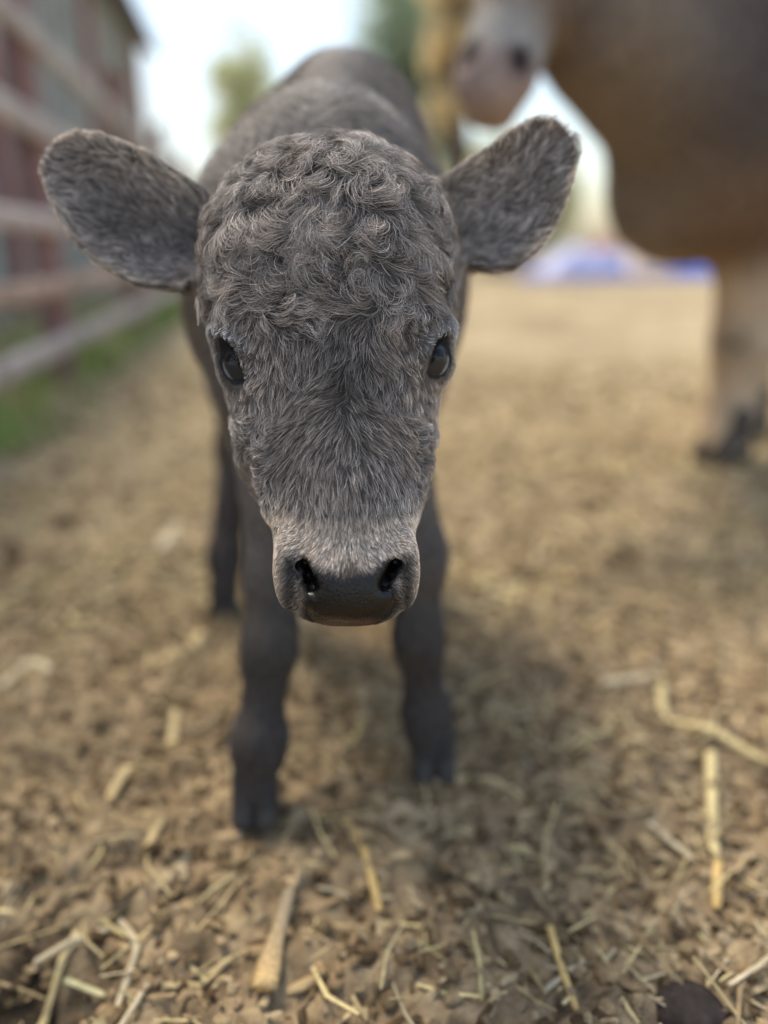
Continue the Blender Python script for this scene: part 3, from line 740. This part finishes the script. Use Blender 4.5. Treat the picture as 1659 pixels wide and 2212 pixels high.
# guides
NG = 3400
gi = r.choice(NH, NG, replace=False)
kd = kdtree.KDTree(NG)
for i, g_ in enumerate(gi): kd.insert(Vector(root[g_]), i)
kd.balance()
near = np.array([kd.find(Vector(x))[1] for x in root]); gid = gi[near]
NG2 = 900
g2 = r.choice(NH, NG2, replace=False); kd2 = kdtree.KDTree(NG2)
for i, g_ in enumerate(g2): kd2.insert(Vector(root[g_]), i)
kd2.balance()
wob = .0035 * np.stack([noise(root, 150, 301), noise(root, 150, 302), noise(root, 150, 303)], -1)
q2 = [kd2.find(Vector(x)) for x in root + wob]; id2 = np.array([q[1] for q in q2]); d2 = np.array([q[2] for q in q2])
ra2, rb2, rc2 = r.uniform(-1, 1, NG2)[id2], r.uniform(-1, 1, NG2)[id2], r.uniform(0, 1, NG2)[id2]
tuft = np.clip(1 - (d2 / .0105) ** 2, 0, 1)
# clump-wise curls: a start angle and a turning rate that vary from lock to lock
ang0 = curl * (1.6 * noise(root, 36, 51) + .6 * noise(root, 80, 52) + .85 * ra2) + r.normal(0, .10, NH) * (1 + .8 * curl)
rate = curl * (2.4 * noise(root, 46, 61) + 1.5 * noise(root, 110, 64) + 3.2 * rb2) + r.normal(0, .25, NH)
lockh = (.5 + .75 * noise(root, 75, 71)).clip(0, 1)
n = 9
hmax = .0012 + crown * (.0012 + .0050 * lockh + .0085 * tuft * (.35 + .65 * rc2)) + mid * (.0012 + .0026 * lockh + .0030 * tuft * rc2) + bridge * (.0010 + .0032 * lockh) + cheek * (.001 + .004 * tuft) - muzz * .0006 - neye * .0004
hmax = np.where(ear, .0016 + .0015 * lockh, np.maximum(hmax, .0007))
P = np.empty((NH, n, 3)); P[:, 0] = root - nrm * .0004; cur = root.copy(); N_ = nrm.copy()
for s in range(1, n):
    t = s / (n - 1)
    Dk = D0 - N_ * np.sum(D0 * N_, 1, keepdims=True); Dk = unit(Dk); Bk = np.cross(N_, Dk)
    a = ang0 + rate * t
    step = Dk * np.cos(a)[:, None] + Bk * np.sin(a)[:, None]
    cur = cur + step * (length / (n - 1))[:, None]
    g_ = grad(headf, cur); gl = np.linalg.norm(g_, axis=1, keepdims=True); fv = headf(cur)[:, None] / np.maximum(gl, .3)
    N2 = unit(N_ * .5 + g_ / np.maximum(gl, .2)); N_ = N2
    tgt = (hmax * (np.sin(min(t * 1.25, 1.) * math.pi / 2)) * (1 - .25 * t))[:, None]
    tgt = tgt + (r.random((NH, 1)) - .5) * .0003
    cur = cur + N_ * np.clip(tgt - fv, -.003, .003)
    P[:, s] = cur
cl = np.clip(.30 + .50 * crown + .30 * bridge + .30 * mid + .2 * cheek - .2 * muzz, 0, .8); cl = np.where(ear, .22, cl) * r.uniform(.3, 1.1, NH)
far_ = np.linalg.norm(root - root[gid], axis=1) > .008
cl = np.where(far_, 0, cl)
tt = np.linspace(0, 1, n)
off = P[gid] - P
P = P + off * (cl[:, None] * (tt[None] ** 1.3) * .85)[:, :, None]
# thin flyaways
fly = (r.random(NH) < .05) & (crown > .3)
P[fly] += (nrm[fly][:, None, :] * (tt[None, :, None] ** 2) * .0035)
hcol = coat(px, py, root)
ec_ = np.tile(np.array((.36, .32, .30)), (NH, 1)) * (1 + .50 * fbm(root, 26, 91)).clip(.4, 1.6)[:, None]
ec_ = ec_ * (1 - .35 * np.exp(-((ev + .1) / .45) ** 2 - ((eu - .5) / .35) ** 2))[:, None]  # shade of the ear hollow put into the fur colour
m = sstep(.62, .98, np.abs(ev))[:, None]; ec_ = ec_ * (1 - m) + np.array((.44, .38, .32)) * m  # paler edge hair, with rim light painted in
m = (sstep(.30, .0, eu) * .6)[:, None]; ec_ = ec_ * (1 - m) + np.array((.085, .076, .080)) * m  # dark of the ear cavity painted in towards the base
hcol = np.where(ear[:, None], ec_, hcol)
lum = r.lognormal(0, .50, NH) * (1 + .20 * noise(root[gid], 300, 8)) * (1 + .25 * (rc2 - .5) * (crown + cheek).clip(0, 1)); hcol = hcol * lum[:, None]
pale = r.random(NH) < .05 * (1 - muzz); hcol[pale] = hcol[pale] * 1.7
rad = np.full(NH, .000115) * r.uniform(.7, 1.3, NH); rad = np.where(muzz > .5, .00010, rad); rad = np.where(ear, .00014, rad)
# whiskery pores: a few dark longer hairs on the muzzle
wk = (r.random(NH) < .010) & (muzz > .5); hcol[wk] = (.02, .018, .018)
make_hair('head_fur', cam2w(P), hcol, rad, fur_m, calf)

LSH = []
for (c, nn, A, B) in EYES:
    sg = 1 if nn[0] < 0 else -1
    for k in range(70):
        a_ = r.uniform(-.85, .55); bb = -sg * .0042 * (1 - a_ * a_)
        p0 = c + unit(A * a_ * .0145 + B * bb * 1.1 + nn * .0155) * .0186
        out_ = unit(nn * .9 - B * sg * .25 - A * .35 + r.normal(0, .12, 3)); tt_ = np.linspace(0, 1, 6)[:, None]
        LSH.append(p0 + out_ * tt_ * r.uniform(.004, .008) + np.array([0, -1, 0]) * tt_ ** 2 * .0028 - A * tt_ ** 2 * .001)
LSH = np.array(LSH); make_hair('eyelashes', cam2w(LSH), np.tile(np.array((.018, .016, .016)), (len(LSH), 1)), np.full(len(LSH), .00012), fur_m, calf)
# body fur
NB = 46000
fbc = bv[bf].mean(1); wb = np.where(fbc[:, 2] < .05, 0, 1.) * np.where(CT * fbc[:, 1] - ST * (fbc[:, 2] - CAMH) < .62, 0, 1)
root, kf = sample(bv, bf, NB, wb, r); nrm = unit(bn[bf[kf]].mean(1))
D0 = np.stack([.0 * root[:, 0], np.where(root[:, 2] > .40, .9, 0), np.where(root[:, 2] > .4, -.5, -1.)], -1) + .7 * np.stack([noise(root, 18, 5), noise(root, 18, 6), noise(root, 18, 7)], -1)
D0 = unit(D0 - nrm * np.sum(D0 * nrm, 1, keepdims=True)); Bk = np.cross(nrm, D0)
ln = np.where(root[:, 2] > .4, .020, .010) * r.uniform(.6, 1.2, NB); sw = 1.2 * noise(root, 30, 9)
n = 6; P = np.empty((NB, n, 3)); cur = root.copy(); P[:, 0] = cur
for s in range(1, n):
    t = s / (n - 1); a = sw * t
    dv = D0 * np.cos(a)[:, None] + Bk * np.sin(a)[:, None] + nrm * (.45 - .55 * t)
    cur = cur + unit(dv) * (ln / (n - 1))[:, None]; P[:, s] = cur
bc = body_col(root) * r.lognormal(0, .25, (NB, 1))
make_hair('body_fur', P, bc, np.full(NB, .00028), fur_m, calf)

# ------------------------------------------------------------------ cow
M = cam2w(PX(1070, 166, 1.40)); poll = M + [.12, .15, .40]
fore = unit(poll - M); 
elbow = np.array([1.02, 2.10, .70]); CG1 = PG(1560, 1000, 0); CG1[1] -= 0
knee1 = PY(1610, 735, 2.10)
legA = [elbow, knee1, np.array([CG1[0] + .01, CG1[1] + .03, .13]), np.array([CG1[0], CG1[1], .07])]
CG2 = np.array([1.20, 2.42, 0]); legB = [np.array([1.18, 2.40, .70]), np.array([1.17, 2.40, .35]), CG2 + [0, .02, .13], CG2 + [0, 0, .07]]
CG3 = np.array([2.35, 2.45, 0]); legC = [np.array([2.25, 2.42, .95]), np.array([2.20, 2.42, .68]), np.array([2.40, 2.46, .45]), CG3 + [.03, 0, .13], CG3 + [0, 0, .07]]
CG4 = np.array([2.45, 2.80, 0]); legD = [np.array([2.30, 2.75, .95]), np.array([2.28, 2.76, .68]), np.array([2.48, 2.80, .45]), CG4 + [.03, 0, .13], CG4 + [0, 0, .07]]
nosd = unit(np.array([-.35, -.85, -.40]))
sidev = unit(np.cross(fore, nosd)); nosf = unit(np.cross(sidev, fore)); 
if nosf[1] > 0: nosf = -nosf
def cowf(p):
    f = ell(p, (1.06, 2.20, .94), (.44, .30, .42))
    f = smin(f, ell(p, (1.70, 2.40, .98), (.72, .37, .42)), .12)
    f = smin(f, ell(p, (2.25, 2.58, 1.08), (.36, .30, .34)), .10)
    f = smin(f, ell(p, (1.10, 2.22, 1.22), (.30, .14, .20)), .10)
    f = smin(f, rcone(p, poll + [.12, .14, -.10], (1.0, 2.17, 1.02), .155, .31), .10)
    f = smin(f, ell(p, (.77, 2.06, .72), (.20, .17, .18)), .10)
    f = smin(f, rcone(p, M + np.array([.26, .22, .13]), (.80, 2.04, .88), .150, .22), .08)
    f = smin(f, rcone(p, M + fore * .03, poll, .068, .115), .04)
    f = smin(f, rcone(p, M + fore * .05 - nosf * .05, poll - fore * .10 - nosf * .10, .060, .095), .05)
    f = smin(f, ell(p, M, (.080, .060, .078), np.stack([sidev, nosf, fore])), .03)
    f = smin(f, ell(p, M - nosf * .045 - fore * .045, (.055, .040, .035), np.stack([sidev, nosf, fore])), .02)
    for s in (-1, 1):
        f = smin(f, ell(p, M + sidev * s * .045 + nosf * .035 + fore * .012, (.026, .018, .030), np.stack([sidev, nosf, fore])), .012)
        g_ = ell(p, M + sidev * s * .047 + nosf * .053 + fore * .008, (.012, .020, .018), np.stack([sidev, nosf, fore])); f = smax(f, -g_, .008)
        e0 = poll - fore * .06 + sidev * s * .10; e1 = e0 + sidev * s * .20 - np.array([0, 0, .04]) 
        f = smin(f, ell(p, (e0 + e1) / 2, (.12, .020, .055), np.stack([unit(e1 - e0), nosf, unit(np.cross(unit(e1 - e0), nosf))])), .03)
    for Lg, rr in ((legA, (.145, .082, .062, .066)), (legB, (.145, .082, .060, .064)), (legC, (.17, .12, .065, .048, .050)), (legD, (.17, .12, .065, .048, .050))):
        for i in range(len(Lg) - 1): f = smin(f, rcone(p, Lg[i], Lg[i + 1], rr[i], rr[i + 1]), .05)
    for k_ in (legA[1], legB[1]): f = smin(f, ell(p, k_, (.074, .072, .082)), .03)
    f = smin(f, smin(rcone(p, (2.58, 2.66, 1.28), (2.66, 2.70, 1.0), .035, .025), rcone(p, (2.66, 2.70, 1.0), (2.66, 2.70, .45), .025, .045), .02), .04)
    return f
cv, cf = surfnet(cowf, (-.15, 1.30, .03), (2.80, 3.05, 1.55), .018)
cv = relax(cv, cf, 2, .5); cnn = vnormals(cv, cf)
if np.mean(cowf(cv + cnn * .01) - cowf(cv - cnn * .01) > 0) < .5: cf = cf[:, ::-1]; cnn = -cnn
def cow_col(p):
    c = np.tile(np.array((.27, .205, .155)), (len(p), 1))
    def mx(m, t):
        nonlocal c; m = np.clip(m, 0, 1)[:, None]; c = c * (1 - m) + np.array(t) * m
    mx(.5 + 1.3 * fbm(p, 3.0, 33, 3), (.36, .29, .225)); mx(1.2 * fbm(p, 2.2, 37, 2), (.16, .12, .10))
    mx(.85 * np.exp(-((p[:, 0] - .82) / .24) ** 2) * sstep(.62, .85, p[:, 2]), (.115, .094, .092))        # darker neck and shoulder
    mx(.8 * sstep(.85, .62, p[:, 2]) * sstep(.6, .8, p[:, 0]), (.24, .140, .075))                            # redder brisket and belly
    mx(sstep(.60, .45, p[:, 2]), (.78, .60, .42))                                                             # tan lower legs
    for k_ in (legA[1], legB[1]): mx(.9 * sstep(.085, .05, np.linalg.norm(p - k_ - [-.02, -.02, -.0], axis=1)), (.075, .050, .035))
    q = p - M; mx(sstep(.155, .08, np.linalg.norm(q, axis=1)), (.46, .43, .40))
    h = q @ fore; mx(sstep(.035, -.015, h) * sstep(.22, .12, np.linalg.norm(q, axis=1)), (.50, .38, .34))
    for s in (-1, 1): mx(sstep(.034, .018, np.linalg.norm(p - (M + sidev * s * .045 + nosf * .045 + fore * .008), axis=1)), (.05, .028, .03))
    return c
cow = empty('cow', (1.1, 2.2, 0), 'large grey-brown adult cow with pale muzzle standing behind the calf', 'cow')
cow_m = vcol_mat('cow_skin', .8, 40, .25, .004, 160, .2)
mk('body', cv, cf.tolist(), cow_m, cow, True, cow_col(cv) * .8)
for G, Lg in ((CG1, legA), (CG2, legB), (CG3, legC), (CG4, legD)):
    v, f = hooff(G, (-1, -.35), 2.7)
    mk('hoof', v, f.tolist(), hoof_m, cow, True, np.tile(np.array((.085, .070, .058)), (len(v), 1)))
for s in (-1, 1):
    c = poll - fore * .17 + sidev * s * .100 + nosf * .045
    v, f = uvsphere(16, 24); mk('eye', c + v * .021, f, em, cow, True, np.tile(np.array((.01, .008, .008)), (len(v), 1)))
NC = 42000
root, kf = sample(cv, cf, NC, np.where(cv[cf].mean(1)[:, 2] < .10, 0, 1.), r); nrm = unit(cnn[cf[kf]].mean(1))
D0 = np.stack([.6 + 0 * root[:, 0], .1 + 0 * root[:, 0], -1. + 0 * root[:, 0]], -1) + .6 * np.stack([noise(root, 7, 5), noise(root, 7, 6), noise(root, 7, 7)], -1)
D0 = unit(D0 - nrm * np.sum(D0 * nrm, 1, keepdims=True))
muzd = np.linalg.norm(root - M, axis=1); ln = np.where(muzd < .16, .006, .024) * r.uniform(.6, 1.2, NC)
P = np.empty((NC, 4, 3)); cur = root.copy(); P[:, 0] = cur
for s in range(1, 4): cur = cur + unit(D0 + nrm * (.4 - .45 * s / 3)) * (ln / 3)[:, None]; P[:, s] = cur
make_hair('fur', P, cow_col(root) * r.lognormal(0, .2, (NC, 1)), np.full(NC, .0007), fur_m, cow)

# ------------------------------------------------------------------ fence on the left
wood_m = vcol_mat('weathered_wood', .8, 9, .35, .003, 60, .2)
def FX(Y): return -1.243 - .157 * (Y - 2.35)
fd = unit(np.array([-.157, 1, 0.])); fs = np.array([fd[1], -fd[0], 0.])   # along, towards the yard
fence = empty('rail_fence', (FX(3.45), 3.45, 0), 'weathered grey-pink rail fence with reddish posts along the yard', 'fence')
PYs = [-1.15, 1.15, 3.45, 5.75, 8.05, 10.35]
for i, yy in enumerate(PYs):
    c = np.array([FX(yy), yy, 0]) - fs * .06
    t = np.linspace(-.1, 1.72, 8); pts = np.array([c + [0, 0, a] for a in t]) + .006 * np.stack([noise(np.stack([t * 0 + i, t, t * 0], -1), 2, 3), noise(np.stack([t * 0 + i, t, t * 0], -1), 2, 4), t * 0], -1)
    MB().tube(pts, .065, 12, (.30, .18, .165)).build('post', wood_m, fence, True)
RC = [(.44, .38, .35), (.46, .33, .26), (.50, .42, .39), (.44, .38, .35), (.44, .39, .36)]
for i in range(len(PYs) - 1):
    for j, (h, hh) in enumerate(((.206, .040), (.446, .036), (.69, .040), (1.04, .046), (1.37, .045))):
        a = np.array([FX(PYs[i]), PYs[i], h]); b_ = np.array([FX(PYs[i + 1]), PYs[i + 1], h + .012 * math.sin(i * 3 + j)])
        Lr = np.linalg.norm(b_ - a) - .006; n_ = 12; vs = []; ff = []
        for q in range(n_ + 1):
            t = q / n_; p_ = a + fd * (Lr * t + .003) + np.array([0, 0, (b_[2] - a[2]) * t + .004 * math.sin(5 * t + i + j)])
            w_ = hh * (1 + .06 * math.sin(9 * t + j * 2 + i))
            for (s_, z_) in ((.028, -.7), (.028, .7), (.018, 1), (-.004, 1), (-.010, .7), (-.010, -.7), (-.004, -1), (.018, -1)):
                vs.append(p_ + fs * (s_ + .011) + np.array([0, 0, z_ * w_]))
        for q in range(n_):
            for k in range(8): ff.append((q * 8 + k, q * 8 + (k + 1) % 8, q * 8 + 8 + (k + 1) % 8, q * 8 + 8 + k))
        ff += [tuple(range(8))[::-1], tuple(n_ * 8 + k for k in range(8))]
        MB().add(vs, ff, RC[j]).build('rail', wood_m, fence, True)

# barn behind the fence
barn = empty('barn', (-4.5, 12, 0), 'tall grey-green plank barn with red uprights behind the rail fence', 'barn')
def BXX(Y): return -2.75 - .157 * (Y - 2.35)
bd = fd; bs = fs
bwood = vcol_mat('barn_boards', .85, 3, .35, .004, 30, .15); bred = vcol_mat('barn_red', .8, 5, .3, .003, 40, .15)
y0, y1, H = 1.0, 18.5, 4.65
O = np.array([BXX(y0), y0, 0]); LB = (y1 - y0) / bd[1]; AX = np.stack([bd, bs, [0, 0, 1.]])
wl = MB(); x = 0; k = 0
while x < LB:
    wdt = .26 + .06 * math.sin(k * 2.3); cc = np.array([(.25, .265, .26), (.32, .325, .30), (.22, .235, .24), (.38, .38, .34)][k % 4]) * (1 + .15 * math.sin(k * 1.7))  # board colours lightened to stand in for haze
    wl.box((x, -.05 + .004 * (k % 2), -.1), (min(x + wdt - .008, LB), 0 + .012 * (k % 2), H), cc, AX, O); x += wdt; k += 1
wl.build('wall', bwood, barn)
MB().box((0, -6, -.1), (.05, -.06, H), (.15, .155, .15), AX, O).box((LB - .05, -6, -.1), (LB, -.06, H), (.17, .17, .16), AX, O).box((0, -6.05, -.1), (LB, -6.0, H), (.15, .155, .15), AX, O).build('end_wall', bwood, barn)
x = 1.6
while x < LB:
    MB().box((x - .10, .014, -.05), (x + .10, .10, H - .02), (.38, .17, .16), AX, O).build('upright', bred, barn); x += 5.0  # red greyed and lightened, haze put into the colour
MB().box((0, .02, 2.35), (LB, .085, 2.52), (.27, .20, .185), AX, O).build('crossbeam', bred, barn) if False else None
for x in (2.3, 4.7, 7.0, 11.7):
    fr = MB().box((x, .016, 1.0), (x + 1.1, .05, 2.1), (.36, .36, .33), AX, O).build('window', bwood, barn)
    MB().box((x + .09, .052, 1.09), (x + 1.01, .058, 2.01), (.30, .36, .36), AX, O).build('pane', vcol_mat('pane', .15, 0, 0, 0, 1, .6), fr)
rp = []
for (u_r, v_r, z_r) in ((-.3, .45, H - .12), (LB + .3, .45, H - .12), (LB + .3, -3, H + 1.5), (-.3, -3, H + 1.5), (LB + .3, -6.5, H - .12), (-.3, -6.5, H - .12)):
    for dz in (0, .09): rp.append(O + bd * u_r + bs * v_r + [0, 0, z_r + dz])
MB().add(rp, [(0, 2, 4, 6), (7, 5, 3, 1), (6, 4, 8, 10), (11, 9, 5, 7), (0, 1, 3, 2), (10, 8, 9, 11), (0, 6, 7, 1), (6, 10, 11, 7), (2, 3, 5, 4), (4, 5, 9, 8)], (.14, .14, .145)).build('roof', vcol_mat('roof', .5, 4, .2, .002, 20), barn)

# grass under the fence
gmat = vcol_mat('grass', .6, 20, .3, 0, 1, .3)
r = np.random.default_rng(3); n_ = 8000
yy = 2.1 + 6.0 * r.random(n_) ** 1.1; off = r.normal(-.04, .10, n_); xx = FX(yy) + off - np.where(r.random(n_) < .45, np.abs(r.normal(0, .5, n_)), 0)
pn = np.stack([xx, yy, xx * 0], -1); kp = (fbm(pn, 1.6, 5, 2) + r.uniform(-.5, .5, n_)) > -.10; xx, yy = xx[kp], yy[kp]; n_ = len(xx)
hh = r.uniform(.05, .17, n_); a = r.uniform(0, 6.28, n_); le = r.uniform(.1, .7, n_) * hh
b0 = np.stack([xx, yy, gheight(xx, yy) - .01], -1); sd2 = np.stack([np.cos(a), np.sin(a), 0 * a], -1); ld = np.stack([-np.sin(a), np.cos(a), 0 * a], -1)
wv = r.uniform(.002, .005, n_)[:, None]
V = np.stack([b0 - sd2 * wv, b0 + sd2 * wv, b0 + sd2 * wv * .7 + ld * (le * .35)[:, None] + np.array([0, 0, 1]) * (hh * .6)[:, None], b0 - sd2 * wv * .7 + ld * (le * .35)[:, None] + np.array([0, 0, 1]) * (hh * .6)[:, None], b0 + ld * le[:, None] + np.array([0, 0, 1]) * hh[:, None]], 1).reshape(-1, 3)
bi = np.arange(n_) * 5; F = [[i, i + 1, i + 2, i + 3] for i in bi] + [[i + 3, i + 2, i + 4] for i in bi]
gc = np.array([(.15, .29, .06), (.22, .36, .08), (.32, .40, .13), (.42, .38, .18)])[r.integers(0, 4, n_)] * r.uniform(.8, 1.3, (n_, 1))
tag(mk('grass', V, F, gmat, None, False, np.repeat(gc, 5, 0)), 'patchy bright green grass growing along the foot of the rail fence', 'grass', kind='stuff')

# ------------------------------------------------------------------ far things
def tree(base, h, cw, label, cat, cols, seed, leaf=.16, nl=2600, name='tree', trunk=True, dens=-.02, zlo=.28):
    r = np.random.default_rng(seed); t = empty(name, base, label, cat); base = np.array(base, float)
    tm = MB(); bark = (.13, .10, .075)
    top = base + [0, 0, h * .8]
    tm.tube([base + [0, 0, -.2], base + [.03 * h, 0, h * .3], base + [0, .02 * h, h * .55], top], [.035 * h, .026 * h, .018 * h, .006 * h], 9, bark)
    cs = []
    for k in range(22):
        z = h * (zlo + .62 * r.random()); a = r.uniform(0, 6.28); rr_ = cw * (.35 + .65 * r.random()) * (1 - .5 * abs(z / h - .5))
        st = base + [0, 0, z * .75]; en = base + [math.cos(a) * rr_, math.sin(a) * rr_, z + .1 * h]
        tm.tube([st, (st + en) / 2 + [0, 0, .03 * h], en], [.012 * h, .008 * h, .003 * h], 5, bark); cs.append(en)
    tm.build('trunk', vcol_mat(name + '_bark', .9, 6, .3, .01, 20), t, True)
    V = []; C = []
    nl = nl * 3; d = unit(r.normal(size=(nl, 3))) * (r.random(nl) ** .40)[:, None]
    p = base + [0, 0, h * (zlo + 1.08) / 2] + d * [cw * 1.05, cw * 1.05, h * (1.08 - zlo) / 2]
    kp = fbm((p - base) / cw, 1.5, seed, 3) + r.normal(0, .12, nl) > dens + .28 * (np.linalg.norm(d, axis=1) - .5); p = p[kp]; nl = len(p)
    a1 = unit(r.normal(size=(nl, 3))); a2 = unit(np.cross(a1, r.normal(size=(nl, 3)))); s = (leaf * r.uniform(.5, 1.2, nl))[:, None]
    V = np.stack([p - a1 * s, p - a2 * s * .5, p + a1 * s, p + a2 * s * .5], 1).reshape(-1, 3)
    C = np.array(cols)[r.integers(0, len(cols), nl)] * (r.uniform(.7, 1.3, (nl, 1)))
    m = MB().add(V, (np.arange(nl * 4).reshape(-1, 4)).tolist(), np.repeat(C, 4, 0)); m.build('crown', leaf_m, t)
    return t
leaf_m, nt, b = newmat('leaf'); L = nt.links.new
at = nd(nt, 'ShaderNodeAttribute', attribute_name='col'); L(at.outputs['Color'], b.inputs['Base Color']); b.inputs['Roughness'].default_value = .6
tr = nt.nodes.new('ShaderNodeBsdfTranslucent'); L(at.outputs['Color'], tr.inputs[0]); mx = nt.nodes.new('ShaderNodeMixShader'); mx.inputs[0].default_value = .55
L(b.outputs[0], mx.inputs[1]); L(tr.outputs[0], mx.inputs[2]); L(mx.outputs[0], nt.nodes['Material Output'].inputs[0])
def far_at(px, Y): r_ = ray(px, 560); return np.array([r_[0] * Y / r_[1], Y, 0])
YG = [(.62, .64, .40), (.70, .68, .44), (.52, .57, .34)]; GG = [(.42, .50, .36), (.50, .56, .40), (.36, .44, .3)]; YY = [(.88, .76, .48), (.90, .78, .52), (.82, .68, .40)]  # leaf colours paled, standing in for distance haze
tree(far_at(545, 26), 6.6, 1.2, 'slender pale yellow-green tree far beyond the calf', 'tree', YG, 1, .11, 4200)
tree(far_at(885, 24), 8.4, 1.9, 'rounded soft green tree rising beyond the rump of the calf', 'tree', GG, 2, .13, 6500)
tree(far_at(966, 15), 7.4, .55, 'narrow golden yellow tree just left of the cow face', 'tree', YY, 4, .07, 9000, dens=.02)
tree(far_at(1075, 20), 2.9, 1.9, 'low yellow-green bush under the muzzle of the cow', 'bush', YG + [(.45, .42, .2)], 5, .16, 3400, 'bush', zlo=.05)
tree(far_at(395, 30), 3.3, 1.8, 'pale straw-coloured shrub past the end of the fence', 'bush', [(.5, .45, .3), (.45, .42, .28), (.38, .38, .22)], 6, .2, 2200, 'bush', zlo=.05)

# heap of tarps
tp = empty('tarp_heap', PG(1330, 600), 'low heap of crumpled blue tarps with white and red sheets across the yard', 'tarp')
def sheet(cx, wx, hy, depth, col, name, seed, dy=0., z0=0.):
    c = PG(1330, 600); n1, n2 = 46, 20; r_ = np.linspace(-1, 1, n1); q = np.linspace(-1, 1, n2)
    A, Bq = np.meshgrid(r_, q, indexing='ij'); env = np.clip(1 - np.abs(A) ** 2.5, 0, 1) * np.clip(1 - np.abs(Bq) ** 2.2, 0, 1)
    pp = np.stack([A * 3 + seed, Bq * 2, 0 * A], -1)
    Z = z0 + hy * env * (.75 + .35 * fbm(pp, 1.4, seed)) + .03
    v = np.stack([c[0] + cx + A * wx, c[1] + dy + Bq * depth, Z], -1)
    v2 = v.copy(); v2[..., 2] -= .025
    I = np.arange(n1 * n2).reshape(n1, n2); f = np.stack([I[:-1, :-1], I[1:, :-1], I[1:, 1:], I[:-1, 1:]], -1).reshape(-1, 4)
    V = np.concatenate([v.reshape(-1, 3), v2.reshape(-1, 3)]); F = np.concatenate([f, f[:, ::-1] + n1 * n2])
    rim = np.concatenate([I[:, 0], I[-1, 1:], I[-2::-1, -1], I[0, -2:0:-1]]); rn = np.roll(rim, -1)
    F = np.concatenate([F, np.stack([rn, rim, rim + n1 * n2, rn + n1 * n2], 1)])
    mk(name, V, F.tolist(), vcol_mat(name, .4, 3, .12, .02, 6), tp, True, np.tile(np.array(col), (len(V), 1)))
sheet(.35, 2.5, .52, .9, (.05, .12, .50), 'blue_tarp', 2)
sheet(-.75, 1.15, .78, .55, (.42, .44, .66), 'pale_tarp', 5, -.25)
sheet(-.35, .45, .96, .40, (.50, .13, .13), 'red_sheet', 7, -.10)
sheet(.55, .75, .72, .5, (.66, .52, .42), 'cream_sheet', 9, -.35)
c = PG(1450, 655); v = V3 * np.array([1.0, .45, .07]) * (1 + .3 * fbm(V3, 1.5, 4)[:, None])
